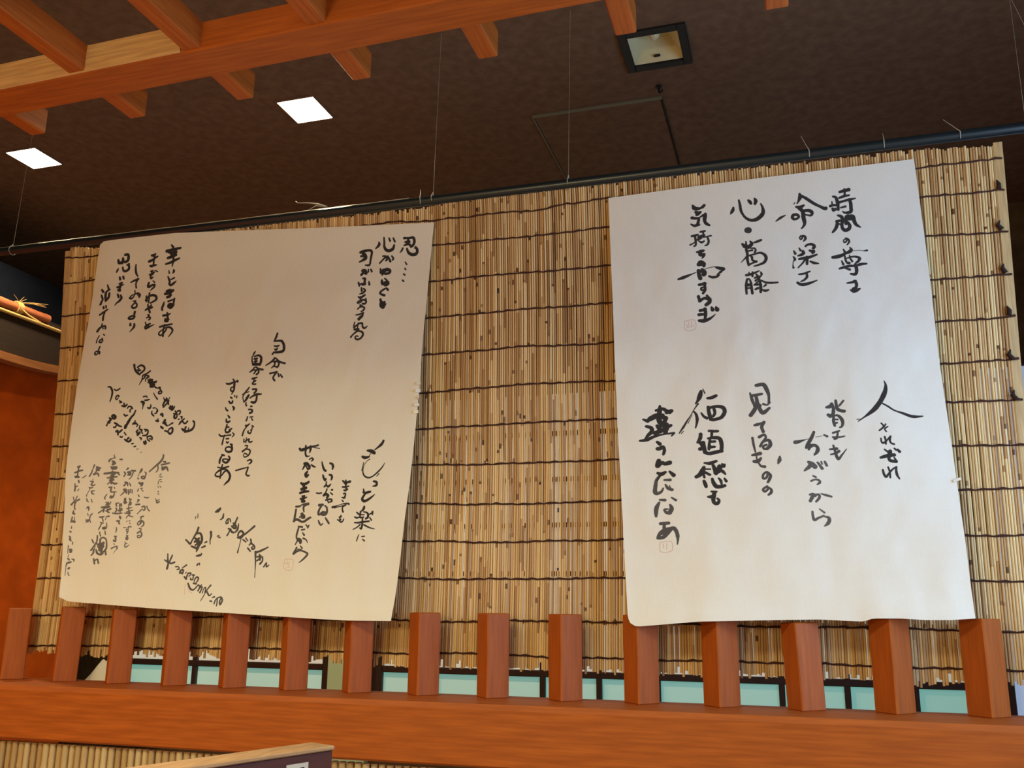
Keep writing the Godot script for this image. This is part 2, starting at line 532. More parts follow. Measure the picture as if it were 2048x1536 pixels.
# ================================================================ pergola
func pergola():
	var beam_turn := Basis(Vector3.UP, deg_to_rad(-1.0))
	var b := thing("pergola_beam", "long orange-brown timber beam crossing under the ceiling, carrying the short rafters", "beam", Vector3(-1.0, 2.4365, 0.824))
	obj("timber", box(Vector3(4.66, 0.073, 0.10), 0.003, beam_turn), M.wood_x, b)
	obj("lit_face_strip", box(Vector3(2.03, 0.070, 0.004), 0.001, beam_turn), M.lit_wood_x, b, Vector3(-1.27, 0.0, 0.0525 - 0.0222)).set_meta("label", "strongly lit left part of the beam face, painted as a paler strip")  # thin paler strip stands for strong light on the beam face
	var b2 := obj("pergola_beam", box(Vector3(4.66, 0.073, 0.10), 0.003), M.wood_x, self, Vector3(-1.0, 2.4365, 1.24))
	tag(b2, "second timber beam of the pergola, nearer the viewer", "beam")
	var where := ["first rafter from the left end of the timber beam", "second rafter from the left along the timber beam", "third rafter along the timber beam, lowest over the left lamp", "fourth rafter along the timber beam, left of the lit middle lamp", "fifth rafter along the timber beam, just right of the lit middle lamp", "sixth rafter along the timber beam, above the gap between the papers", "seventh rafter along the timber beam, touching the unlit lamp", "eighth rafter along the beam, right of the unlit lamp"]
	var k := 0
	for i in 13:
		var x := -2.80 + 0.3145 * i
		var label: String = "orange-brown timber rafter past the unlit lamp, outside the right of the view"
		var group := "rafters beyond the view"
		if i >= 2 and i < 10:
			label = "orange-brown rafter, " + where[k]
			group = "rafters crossing the beam"
			k += 1
		var o := obj("rafter", box(Vector3(0.046, 0.068, 0.665), 0.003), M.wood_z, self, Vector3(x, 2.439, 0.985))
		if i < 2:
			label = "orange-brown timber rafter past the left edge of the view"
		tag(o, label, "rafter", group)

# ================================================================ pipe and threads
func pipe_and_threads():
	var pts := []
	for i in 41:
		var t := i / 40.0
		pts.append(Vector3(lerpf(-3.12, 1.33, t), lerpf(2.428, 2.406, t) - 0.006 * sin(PI * t), -0.025))
	var p := obj("hanging_pipe", tube(pts, [0.0145], 16), M.pipe)
	tag(p, "glossy dark blue-green pipe hung level above the reed blind", "pipe")
	var spots := [[-1.003, -0.3, "nylon thread holding the pipe above the left paper's right corner"], [-0.575, -0.25, "nylon thread holding the pipe above the gap between the papers"], [0.632, -0.39, "forked nylon thread holding the pipe near the right edge of the view"], [-2.62, -0.1, "nylon thread holding the pipe below the left lit downlight"]]
	for s in spots:
		var y: float = lerpf(2.428, 2.402, (s[0] + 3.3) / 5.5) + 0.01
		var t := thing("nylon_thread", s[2], "thread", Vector3(s[0], y, -0.025), "threads holding the pipe")
		obj("strand", tube([Vector3(0, 0.0, 0), Vector3(0.002, 0.22, -0.004), Vector3(0.006, 2.998 - y, -0.012)], [0.00045], 5), M.thread, t)
		if s[0] > 0.0:
			obj("strand", tube([Vector3(0.005, 2.80 - y, -0.01), Vector3(0.022, 2.72 - y, 0.0), Vector3(0.075, 2.52 - y, 0.0)], [0.0008], 5), M.thread, t)
		var loop := []
		for a in 13:
			var r := TAU * a / 12.0
			loop.append(Vector3(0.0, -0.012 + 0.0165 * cos(r), 0.0165 * sin(r)))
		obj("loop", tube(loop, [0.0011], 5), M.thread, t)
		obj("knot", tube([Vector3(0, 0.000, 0.003), Vector3(0.001, 0.010, 0.004)], [0.003, 0.0015], 6), M.thread, t)
	for s in [[0.10, -0.018, 0.035, "short curled nylon thread end on the pipe above the right paper"], [0.475, -0.035, 0.03, "knotted nylon thread end on the pipe above the blind's right corner"], [0.29, 0.0, 0.012, "tiny nylon thread end on the pipe, right of the curled one"], [-1.04, -0.004, 0.016, "tiny nylon thread end on the pipe left of the long thread"]]:
		var y: float = lerpf(2.428, 2.402, (s[0] + 3.3) / 5.5)
		var o := obj("thread_end", tube([Vector3(0, -0.018, 0.012), Vector3(0, 0.0, 0.0165), Vector3(s[1] * 0.3, 0.016, 0.01), Vector3(s[1], 0.016 + s[2], 0.004)], [0.0012, 0.0016, 0.001, 0.0007], 5), M.thread, self, Vector3(s[0], y, -0.025))
		tag(o, s[3], "thread", "thread ends on the pipe")
	var st := begin()
	var cord := []
	for i in 20:
		var t := i / 19.0
		var x := lerpf(-2.55, -1.08, t)
		cord.append(Vector3(x, lerpf(2.428, 2.402, (x + 3.3) / 5.5) + 0.0118 - 0.006 * sin(PI * (x + 3.3) / 5.5), -0.015 + 0.0015 * sin(i * 2.1)))
	add_tube(st, cord, [0.0011], 5)
	var x := -1.36
	var y := lerpf(2.428, 2.402, (x + 3.3) / 5.5) + 0.011
	add_tube(st, [Vector3(x, y, -0.012), Vector3(x - 0.03, y + 0.010, -0.006), Vector3(x - 0.065, y + 0.016, 0.0), Vector3(x - 0.10, y + 0.020, 0.0), Vector3(x - 0.108, y + 0.026, 0.0)], [0.002, 0.0022, 0.002, 0.0016, 0.001], 5)
	add_tube(st, [Vector3(x, y, -0.010), Vector3(x - 0.035, y + 0.004, -0.004), Vector3(x - 0.062, y - 0.008, -0.004)], [0.002, 0.0018, 0.0009], 5)
	var o := obj("loose_string", st.commit(), M.thread)
	tag(o, "thin white string lying along the pipe with frayed loose ends above the left paper", "string")

# ================================================================ the reed blind
func pl(t: float, a: Array) -> float:
	# piecewise-linear lookup in [[t, value], ...]
	for i in a.size() - 1:
		if t <= a[i + 1][0]:
			return lerpf(a[i][1], a[i + 1][1], clampf((t - a[i][0]) / (a[i + 1][0] - a[i][0]), 0.0, 1.0))
	return a[a.size() - 1][1]

func blind_z(y: float) -> float:
	return -0.030 + 0.052 * clampf((2.40 - y) / 1.34, 0.0, 1.05)

const BLIND_L := -2.372
const BLIND_R := 0.566

func blind_x(s: float, y: float) -> float:
	# s from 0 to 1 across the blind; it hangs a little askew at its left edge
	var l := pl(y, [[1.05, -2.276], [1.27, -2.282], [1.585, -2.294], [2.03, -2.335], [2.41, -2.383]])
	var r := pl(y, [[1.05, 0.522], [1.75, 0.541], [2.36, 0.568]])
	return lerpf(l, r, s)

func lin(c: Color) -> Color:
	return c.srgb_to_linear()

func reed_arrays(s: float, radius: float, y0: float, y1: float, gaps: bool) -> Array:
	var sides := 5
	var V := PackedVector3Array()
	var N := PackedVector3Array()
	var C := PackedColorArray()
	var I := PackedInt32Array()
	# colour along the reed: lengths of pale stem, browner sheath, dark joints
	var stops := []
	var y := y0
	var base := Color(0.93, 0.80, 0.58).lerp(Color(0.85, 0.69, 0.47), rng.randf())
	var brown := Color(0.76, 0.59, 0.39).lerp(Color(0.64, 0.46, 0.28), rng.randf())
	var cur := base if rng.randf() < 0.6 else base.lerp(brown, rng.randf_range(0.3, 0.8))
	while y < y1:
		var l := rng.randf_range(0.07, 0.34)
		var ye := minf(y + l, y1)
		stops.append([y, ye, cur])
		if rng.randf() < 0.30 and ye < y1 - 0.02:
			var dk := rng.randf_range(0.006, 0.016)
			stops.append([ye, ye + dk, brown.lerp(Color(0.36, 0.24, 0.14), rng.randf())])
			ye += dk
		y = ye
		var r := rng.randf()
		cur = base.lerp(Color(0.97, 0.87, 0.66), rng.randf() * 0.5) if r < 0.55 else base.lerp(brown, rng.randf_range(0.25, 0.95))
	var wob := rng.randf_range(-0.0012, 0.0012)
	var ph := rng.randf() * TAU
	var zz := rng.randf_range(-0.0016, 0.0016)
	for q in stops:
		var c: Color = lin(q[2])
		var base_i := V.size()
		var parts := 1 if q[1] - q[0] < 0.05 else 2
		for e in parts + 1:
			var yy: float = lerpf(q[0], q[1], float(e) / parts)
			var x := blind_x(s, yy) + wob * sin(ph + yy * 4.0)
			var z := blind_z(yy) + zz
			var r := radius * (1.0 + 0.06 * sin(ph + yy * 9.0))
			for k in sides:
				var t := TAU * (k + 0.5) / sides
				var nn := Vector3(sin(t), 0, cos(t))
				V.append(Vector3(x, yy, z) + nn * r)
				N.append(nn)
				C.append(c)
		for e in parts:
			for k in sides:
				var a := base_i + e * sides + k
				var b := base_i + e * sides + (k + 1) % sides
				I.append_array([a, a + sides, b, b, a + sides, b + sides])
	# end caps
	for cap in [[0, -1.0], [V.size() - sides, 1.0]]:
		var at := V.size()
		for k in sides:
			V.append(V[cap[0] + k])
			N.append(Vector3(0, cap[1], 0))
			C.append(lin(Color(0.62, 0.46, 0.28)))
		for k in range(1, sides - 1):
			if cap[1] > 0.0:
				I.append_array([at, at + k + 1, at + k])
			else:
				I.append_array([at, at + k, at + k + 1])
	return [V, N, C, I]

func to_mesh(list: Array) -> ArrayMesh:
	var V := PackedVector3Array()
	var N := PackedVector3Array()
	var C := PackedColorArray()
	var I := PackedInt32Array()
	for a in list:
		var off := V.size()
		V.append_array(a[0])
		N.append_array(a[1])
		C.append_array(a[2])
		var idx: PackedInt32Array = a[3]
		for i in idx.size():
			I.append(idx[i] + off)
	var arr := []
	arr.resize(Mesh.ARRAY_MAX)
	arr[Mesh.ARRAY_VERTEX] = V
	arr[Mesh.ARRAY_NORMAL] = N
	arr[Mesh.ARRAY_COLOR] = C
	arr[Mesh.ARRAY_INDEX] = I
	var m := ArrayMesh.new()
	m.add_surface_from_arrays(Mesh.PRIMITIVE_TRIANGLES, arr)
	return m

func reed_blind():
	var b := thing("reed_blind", "wide tan reed blind bound with dark brown twine, hung behind the two calligraphy papers", "reed blind", Vector3.ZERO)
	var top := [[0.0, 2.414], [0.048, 2.392], [0.18, 2.402], [0.30, 2.400], [0.45, 2.392], [0.485, 2.400], [0.55, 2.408], [0.64, 2.401], [0.81, 2.389], [0.92, 2.384], [0.985, 2.370], [1.0, 2.364]]
	var bot := [[0.0, 1.054], [0.09, 1.043], [0.18, 1.052], [0.31, 1.051], [0.44, 1.040], [0.55, 1.040], [0.65, 1.039], [0.83, 1.041], [0.875, 1.046], [0.90, 1.032], [0.97, 1.043], [1.0, 1.043]]
	var count := 440
	var rest := []
	for i in count:
		var s := lerpf(0.0045, 0.9955, (i + 0.5) / count)
		var x := lerpf(BLIND_L, BLIND_R, s)
		var radius := rng.randf_range(0.0032, 0.0037)
		if x > -0.63 and x < -0.36:                        # the looser strip beside the right paper
			radius *= 0.55 if i % 7 == 3 and rng.randf() < 0.5 else 0.91
		elif rng.randf() < 0.006:
			continue
		var yt := pl(s, top) + rng.randf_range(-0.004, 0.003) - (rng.randf_range(0.0, 0.012) if rng.randf() < 0.15 else 0.0)
		var yb := pl(s, bot) + rng.randf_range(-0.006, 0.006) + (rng.randf_range(0.0, 0.02) if rng.randf() < 0.25 else 0.0)
		var a := reed_arrays(s, radius, yb, yt, false)
		# the 300 that show largest are parts of their own: between the papers, right of them, at the left edge, and the nearest behind the right paper
		if x > -1.12 or x < -2.16:
			obj("reed", to_mesh([a]), M.reed, b)
		else:
			rest.append(a)
	var o := obj("reeds", to_mesh(rest), M.reed, b)
	o.set_meta("kind", "stuff")
	# a flat split of bamboo closes each side
	for side in [0, 1]:
		var st := begin()
		var n := 22
		var w := 0.0105
		for i in n:
			var ya := lerpf(1.045, 2.395 - 0.02 * side, float(i) / n)
			var yb := lerpf(1.045, 2.395 - 0.02 * side, float(i + 1) / n)
			var xa := blind_x(float(side), ya) + (0.006 if side == 0 else -0.006)
			var xb := blind_x(float(side), yb) + (0.006 if side == 0 else -0.006)
			for f in [[-w, 0.0, w, 0.0, 1.0], [-w, -0.004, w, -0.004, -1.0]]:
				quad(st, [Vector3(xa + f[0], ya, blind_z(ya) + 0.004 + f[1]), Vector3(xa + f[2], ya, blind_z(ya) + 0.004 + f[3]), Vector3(xb + f[2], yb, blind_z(yb) + 0.004 + f[3]), Vector3(xb + f[0], yb, blind_z(yb) + 0.004 + f[1])], Vector3(0, 0, f[4]))
			for sx in [-w, w]:
				quad(st, [Vector3(xa + sx, ya, blind_z(ya)), Vector3(xa + sx, ya, blind_z(ya) + 0.004), Vector3(xb + sx, yb, blind_z(yb) + 0.004), Vector3(xb + sx, yb, blind_z(yb))], Vector3(sx, 0, 0))
		obj("edge_slat", st.commit(), M.bamboo, b)
	# thirteen rows of twine
	var rows := [[2.369, 2.344, 2.330], [2.271, 2.257, 2.240], [2.150, 2.141, 2.128], [2.030, 2.026, 2.011], [1.914, 1.914, 1.900], [1.801, 1.802, 1.788], [1.694, 1.692, 1.687], [1.585, 1.582, 1.581], [1.478, 1.473, 1.479], [1.375, 1.370, 1.369], [1.272, 1.270, 1.266], [1.159, 1.161, 1.154], [1.071, 1.076, 1.067]]
	var wave := FastNoiseLite.new()
	wave.seed = 21
	wave.frequency = 2.2
	for r in rows.size():
		var pts := []
		var rad := []
		var n := 190
		for i in n + 1:
			var s := float(i) / n
			var y: float = lerpf(rows[r][0], rows[r][1], s / 0.57) if s < 0.57 else lerpf(rows[r][1], rows[r][2], (s - 0.57) / 0.42)
			var x := blind_x(s, y)
			y += 0.0085 * wave.get_noise_2d(x, r * 0.12) + 0.0012 * sin(i * 2.4 + r)
			if r == 0:
				y += 0.012 * wave.get_noise_2d(x * 1.6, 40.0)
			pts.append(Vector3(x, y, blind_z(y) + 0.0046 + 0.0009 * sin(i * 3.1) + (0.003 if s < 0.008 or s > 0.992 else 0.0)))
			rad.append(0.0025 + 0.0006 * sin(i * 2.4 + r) + 0.0003 * sin(i * 1.3))
		obj("twine", tube(pts, rad, 5), M.twine, b)
		if r < 7 and r != 0:
			var e := blind_x(1.0, rows[r][2])
			obj("twine_knot", tube([Vector3(e - 0.013, rows[r][2] + 0.002, blind_z(rows[r][2]) + 0.008), Vector3(e - 0.018 + 0.006 * sin(r * 2.0), rows[r][2] + 0.014, blind_z(rows[r][2]) + 0.010), Vector3(e - 0.016, rows[r][2] + 0.026, blind_z(rows[r][2]) + 0.008)], [0.006, 0.0055, 0.0015], 7), M.knot, b)
	obj("twine_knot", tube([Vector3(-0.902, 1.566, -0.012), Vector3(-0.905, 1.575, -0.009), Vector3(-0.902, 1.600, -0.012)], [0.004, 0.005, 0.0012], 6), M.knot, b)

# ================================================================ the papers
class Sheet:
	var img: PackedByteArray
	var w: int
	var h: int
	var px: float          # pixels per half millimetre
	var top: Array
	var bottom: Array
	var left: Array
	var right: Array
	var noise := FastNoiseLite.new()

	func pick(c: Array, t: float) -> Vector3:
		for i in c.size() - 1:
			if t <= c[i + 1][0]:
				var f: float = (t - c[i][0]) / (c[i + 1][0] - c[i][0])
				return Vector3(c[i][1], c[i][2], c[i][3]).lerp(Vector3(c[i + 1][1], c[i + 1][2], c[i + 1][3]), f)
		var e: Array = c[c.size() - 1]
		return Vector3(e[1], e[2], e[3])

	func point(u: float, v: float) -> Vector3:
		# a sheet filled in between its four measured edges
		var c00 := pick(top, 0.0)
		var c10 := pick(top, 1.0)
		var c01 := pick(bottom, 0.0)
		var c11 := pick(bottom, 1.0)
		return pick(top, u) * (1 - v) + pick(bottom, u) * v + pick(left, v) * (1 - u) + pick(right, v) * u - (c00 * (1 - u) * (1 - v) + c10 * u * (1 - v) + c01 * (1 - u) * v + c11 * u * v)

var left := Sheet.new()
var right := Sheet.new()

func ready_sheet(s: Sheet, wide: float, high: float, px: float, base: Color, seed_: int):
	s.w = int(wide * 2000.0 * px)
	s.h = int(high * 2000.0 * px)
	s.px = px
	s.noise.seed = seed_
	s.noise.frequency = 0.09
	s.img = PackedByteArray()
	s.img.resize(s.w * s.h * 3)
	var row := PackedByteArray()
	var r := RandomNumberGenerator.new()
	r.seed = seed_
	# paper: a warm white with a faint laid texture
	var tile := []
	for k in 24:
		row = PackedByteArray()
		row.resize(s.w * 3)
		for x in s.w:
			var f := 1.0 + r.randf_range(-0.022, 0.022) + 0.012 * sin(x * 0.9)
			row[x * 3] = clampi(int(base.r8 * f), 0, 255)
			row[x * 3 + 1] = clampi(int(base.g8 * f), 0, 255)
			row[x * 3 + 2] = clampi(int(base.b8 * f), 0, 255)
		tile.append(row)
	var all := PackedByteArray()
	for y in s.h:
		all.append_array(tile[(y * 7 + r.randi_range(0, 5)) % 24])
	s.img = all

func dab(s: Sheet, cx: float, cy: float, rad: float, strength: float, ink_r: int, ink_g: int, ink_b: int):
	var x0 := maxi(int(cx - rad - 1.0), 0)
	var x1 := mini(int(cx + rad + 2.0), s.w - 1)
	var y0 := maxi(int(cy - rad - 1.0), 0)
	var y1 := mini(int(cy + rad + 2.0), s.h - 1)
	for y in range(y0, y1 + 1):
		for x in range(x0, x1 + 1):
			var d := Vector2(x - cx, y - cy).length()
			var a := clampf(rad + 0.5 - d, 0.0, 1.0)
			if a <= 0.0:
				continue
			a *= strength
			var i := (y * s.w + x) * 3
			# never lighter than what is there already
			var n := int(lerpf(240.0, ink_r, a))
			if n < s.img[i]:
				s.img[i] = n
			n = int(lerpf(236.0, ink_g, a))
			if n < s.img[i + 1]:
				s.img[i + 1] = n
			n = int(lerpf(226.0, ink_b, a))
			if n < s.img[i + 2]:
				s.img[i + 2] = n

func ink(s: Sheet, _character: String, density: float, strokes: String):
	# brush strokes: "width width ... | x y x y ..." in tenths of a millimetre and half millimetres, strokes split by ";"
	var red := density < 0.0
	for one in strokes.split(";"):
		var halves := one.split("|")
		var ws := halves[0].split_floats(" ")
		var xy := halves[1].split_floats(" ")
		var pts := PackedVector2Array()
		for i in range(0, xy.size() - 1, 2):
			pts.append(Vector2(xy[i], xy[i + 1]) * s.px)
		var total := 0.0
		for i in pts.size() - 1:
			total += pts[i].distance_to(pts[i + 1])
		total = maxf(total, 0.001)
		var gone := 0.0
		for i in pts.size() - 1:
			var p0 := pts[maxi(i - 1, 0)]
			var p1 := pts[i]
			var p2 := pts[i + 1]
			var p3 := pts[mini(i + 2, pts.size() - 1)]
			var seg := p1.distance_to(p2)
			var steps := maxi(int(ceil(seg / 0.9)), 1)
			for k in steps + (1 if i == pts.size() - 2 else 0):
				var f := float(k) / steps
				var p := p1.cubic_interpolate(p2, p0, p3, f)
				var t := (gone + seg * f) / total
				var wt := t * (ws.size() - 1)
				var wi := mini(int(wt), maxi(ws.size() - 2, 0))
				var width: float = ws[0] if ws.size() == 1 else lerpf(ws[wi], ws[wi + 1], clampf(wt - wi, 0.0, 1.0))
				var rad: float = width * 0.1 * 2.0 * s.px * 0.5 * 1.0 * (1.0 + 0.10 * s.noise.get_noise_2d(p.x * 2.0, p.y * 2.0))
				if red:
					dab(s, p.x, p.y, maxf(rad, 1.4), 0.32, 190, 80, 60)
				else:
					var dry := 1.0 - 0.16 * clampf(s.noise.get_noise_2d(p.x, p.y) + 0.15, 0.0, 1.0)
					dab(s, p.x, p.y, maxf(rad, 1.1), density * dry, 58, 54, 52)
			gone += seg

func sheet_mesh(s: Sheet, nu: int, nv: int, amp: float, seed_: int) -> ArrayMesh:
	var wave := FastNoiseLite.new()
	wave.seed = seed_
	wave.frequency = 1.3
	var V := PackedVector3Array()
	var T := PackedVector2Array()
	var I := PackedInt32Array()
	for j in nv + 1:
		for i in nu + 1:
			var u := float(i) / nu
			var v := float(j) / nv
			var p := s.point(u, v)
			var edge: float = minf(1.0, v * 5.0)
			p.z += amp * edge * wave.get_noise_2d(u * 1.4, v * 1.1)
			p.z += 0.010 * exp(-pow((1.0 - v) * 22.0, 2.0)) * (0.3 + 0.7 * u if seed_ == 5 else 0.6 + 0.6 * sin(u * 9.0))
			V.append(p)
			T.append(Vector2(u, v))
	for j in nv:
		for i in nu:
			var a := j * (nu + 1) + i
			var b := a + 1
			var c := a + nu + 1
			I.append_array([a, b, c, b, c + 1, c])
	var st := begin()
	st.set_smooth_group(0)
	for k in I.size():
		st.set_uv(T[I[k]])
		st.set_smooth_group(0)
		st.add_vertex(V[I[k]])
	st.index()
	st.generate_normals()
	return st.commit()

func paper_material(s: Sheet) -> StandardMaterial3D:
	var im := Image.create_from_data(s.w, s.h, false, Image.FORMAT_RGB8, s.img)
	var m := StandardMaterial3D.new()
	m.albedo_texture = ImageTexture.create_from_image(im)
	m.texture_repeat = false
	m.roughness = 0.85
	m.metallic_specular = 0.3
	return m

func papers():
	left.top = [[0.0, -2.2305, 2.3971, -0.016], [0.0105, -2.2175, 2.4086, -0.016], [0.0269, -2.1959, 2.4172, -0.016], [0.0524, -2.1613, 2.4206, -0.016], [0.1497, -2.0285, 2.4146, -0.016], [0.3743, -1.7333, 2.3912, -0.016], [0.6737, -1.3652, 2.3605, -0.016], [1.0, -0.994, 2.3333, -0.016]]
	left.left = [[0.0, -2.2305, 2.3971, -0.016], [0.1562, -2.2175, 2.1892, 0.0062], [0.3551, -2.202, 1.9375, 0.0356], [0.483, -2.1854, 1.7817, 0.0596], [0.5611, -2.1695, 1.6893, 0.075], [0.6676, -2.1523, 1.5683, 0.0888], [0.8097, -2.1309, 1.4132, 0.1011], [1.0, -2.0908, 1.2144, 0.126]]
	left.bottom = [[0.0, -2.0908, 1.2144, 0.126], [0.027, -2.0564, 1.2017, 0.126], [0.2718, -1.7704, 1.1856, 0.126], [0.5721, -1.4436, 1.1712, 0.126], [0.7823, -1.2288, 1.1618, 0.126], [0.8724, -1.1401, 1.159, 0.126], [1.0, -1.0178, 1.1593, 0.126]]
	left.right = [[0.0, -0.994, 2.3333, -0.016], [0.2949, -1.0013, 1.9493, 0.0262], [0.4329, -0.9967, 1.7799, 0.0495], [0.6462, -0.9992, 1.5329, 0.0868], [0.8595, -1.0108, 1.3035, 0.1069], [1.0, -1.0178, 1.1593, 0.126]]
	right.top = [[0.0, -0.455, 2.345, -0.016], [0.2995, -0.195, 2.3496, -0.016], [0.6268, 0.0729, 2.351, -0.016], [1.0, 0.3596, 2.3517, -0.016]]
	right.left = [[0.0, -0.455, 2.345, -0.016], [0.3341, -0.4378, 1.9043, 0.0314], [0.5341, -0.4274, 1.6635, 0.0598], [0.7106, -0.4162, 1.4642, 0.0849], [0.9224, -0.404, 1.2404, 0.115], [0.9871, -0.3989, 1.1752, 0.1242], [1.0, -0.3928, 1.1625, 0.126]]
	right.bottom = [[0.0, -0.3928, 1.1625, 0.126], [0.0073, -0.3868, 1.1567, 0.126], [0.0218, -0.3747, 1.1545, 0.126], [0.2017, -0.2271, 1.1681, 0.126], [0.434, -0.0448, 1.1738, 0.126], [0.5501, 0.0431, 1.1759, 0.126], [0.6372, 0.1075, 1.1734, 0.126], [0.6778, 0.1372, 1.1727, 0.126], [0.7025, 0.1556, 1.1795, 0.126], [0.7823, 0.2131, 1.1802, 0.126], [0.8549, 0.2643, 1.1776, 0.126], [0.9274, 0.315, 1.1782, 0.126], [1.0, 0.3654, 1.182, 0.126]]
	right.right = [[0.0, 0.3596, 2.3517, -0.016], [0.1763, 0.362, 2.1135, 0.009], [0.4483, 0.3605, 1.7751, 0.0477], [0.6333, 0.3642, 1.5628, 0.0739], [0.8292, 0.366, 1.3531, 0.1017], [1.0, 0.3654, 1.182, 0.126]]
	ready_sheet(left, 1.1859, 1.2133, 0.80, Color(0.945, 0.92, 0.86), 5)
	ready_sheet(right, 0.7908, 1.1846, 0.80, Color(0.945, 0.925, 0.875), 9)
	write_all()
	var a := thing("calligraphy_paper", "nearly square white paper with many small brush-written verses, left on the blind", "calligraphy")
	obj("sheet", sheet_mesh(left, 90, 90, 0.010, 5), paper_material(left), a)
	var t := begin()
	for k in 5:
		var p := left.point(0.996, 0.405 + 0.018 * k) + Vector3(0.002, 0, 0.004)
		add_box(t, p, Vector3(0.014, 0.009, 0.0015), 0.0004, Basis(Vector3(0.3, 1, 0.2).normalized(), 0.7 * sin(k * 2.3)))
	obj("tape", t.commit(), M.tape, a)
	var b := thing("calligraphy_paper", "tall white paper with two rows of large black brush writing, right on the blind", "calligraphy")
	obj("sheet", sheet_mesh(right, 70, 100, 0.010, 9), paper_material(right), b)
	var t2 := begin()
	add_box(t2, right.point(0.995, 0.70) + Vector3(0.004, 0, 0.003), Vector3(0.018, 0.006, 0.0015), 0.0004, Basis(Vector3(0, 0, 1), 0.35))
	obj("tape", t2.commit(), M.tape, b)

# ================================================================ the fence
func fence():
	var bar := thing("fence_rail", "thick orange-brown timber rail carrying the row of square posts", "rail", Vector3(-0.98, 0.905, 0.14))
	# cross-section with a chamfered upper front edge
	var st := begin()
	var prof := [Vector2(-0.11, -0.07), Vector2(0.105, -0.07), Vector2(0.11, -0.065), Vector2(0.11, 0.058), Vector2(0.102, 0.070), Vector2(-0.11, 0.070)]
	var half := 2.31
	for i in prof.size():
		var p: Vector2 = prof[i]
		var q: Vector2 = prof[(i + 1) % prof.size()]
		var mid := (p + q) * 0.5
		quad(st, [Vector3(-half, p.y, p.x), Vector3(half, p.y, p.x), Vector3(half, q.y, q.x), Vector3(-half, q.y, q.x)], Vector3(0, (q - p).orthogonal().normalized().y * -1.0, (q - p).orthogonal().normalized().x * -1.0) if false else Vector3(0, mid.y * 2.0, mid.x))
	for s in [-1, 1]:
		for i in range(1, prof.size() - 1):
			quad(st, [Vector3(s * half, prof[0].y, prof[0].x), Vector3(s * half, prof[i].y, prof[i].x), Vector3(s * half, prof[i + 1].y, prof[i + 1].x)], Vector3(s, 0, 0))
	obj("beam", st.commit(), M.wood_x, bar)
	for s in [-1, 1]:
		obj("leg", box(Vector3(0.10, 0.834, 0.10), 0.004), M.wood_y, bar, Vector3(s * 2.2, -0.488, -0.0))
	var words := ["leftmost fence post, standing beside the orange side wall", "fence post in front of the blind's lower left corner", "fence post just right of the white cloth behind the fence", "fence post left of the thin window bar under the left paper", "fence post under the middle of the left paper", "fence post right of the middle of the left paper", "fence post under the left paper's right corner by the pale green upright", "fence post just right of the left paper under the open reeds", "middle one of the three fence posts under the open reeds", "fence post left of the right paper, last of three under the open reeds", "fence post at the right paper's lower left corner", "fence post under the left half of the right paper", "loose, slightly leaning fence post under the middle of the right paper", "fence post under the right paper's wavy lower edge", "fence post at the right paper's lower right corner, last in view"]
	for i in 16:
		var x := -2.272 + 0.1895 * i
		var tilt := Basis.IDENTITY
		var turn := deg_to_rad(45.0 + rng.randf_range(-2.5, 2.5))
		var z := 0.079
		var high := 1.181
		if i == 12:
			tilt = Basis(Vector3(0, 0, 1), deg_to_rad(1.6))
			turn = deg_to_rad(33.0)
			z = 0.086
			high = 1.168
		if i == 1:
			tilt = Basis(Vector3(0, 0, 1), deg_to_rad(-1.8))
			high = 1.186
		var h := high - 0.974
		var m := begin()
		add_box(m, Vector3(0, h / 2, 0), Vector3(0.0625, h, 0.0625), 0.0025, Basis(Vector3.UP, turn))
		var o := obj("fence_post", m.commit(), M.wood_y, self, Vector3(x, 0.9745, z))
		o.basis = tilt
		tag(o, ("square orange-brown " + words[i]) if i < 15 else "square orange-brown fence post beyond the right edge of the view", "post", "fence posts on the rail")

func cane_screen():
	var sc := thing("cane_screen", "screen of thick bamboo canes below the fence rail", "screen", Vector3(0, 0, 0.222))
	var variants := []
	for k in 10:
		var st := begin()
		var pts := []
		var rad := []
		var y := 0.05
		var r := rng.randf_range(0.0088, 0.0102)
		var joints := [rng.randf_range(0.72, 0.79), rng.randf_range(0.45, 0.55), rng.randf_range(0.2, 0.3)]
		var ys := [0.02, 0.15, 0.3, 0.4, 0.5, 0.6, 0.7, 0.826]
		for j in joints:
			ys.append_array([j - 0.007, j, j + 0.007])
		ys.sort()
		for yy in ys:
			var near := 1.0
			for j in joints:
				if absf(yy - j) < 0.001:
					near = 1.16
			pts.append(Vector3(0, yy, 0))
			rad.append(r * near)
		add_tube(st, pts, rad, 9)
		variants.append(st.commit())
	var tones := []
	for k in 5:
		tones.append(mat(Color(0.86, 0.76, 0.56).lerp(Color(0.70, 0.56, 0.36), k / 5.0), 0.5, M.bamboo.albedo_texture, Vector3(20, 3.0, 20)))
	var x := -3.0
	while x < 1.25:
		obj("cane", variants[rng.randi() % 10], tones[rng.randi() % 5], sc, Vector3(x, 0, rng.randf_range(-0.002, 0.002)))
		x += 0.0212
	for y in [0.25, 0.60]:
		obj("cross_batten", box(Vector3(4.25, 0.03, 0.012), 0.002), M.batten, sc, Vector3(-0.87, y, -0.019))

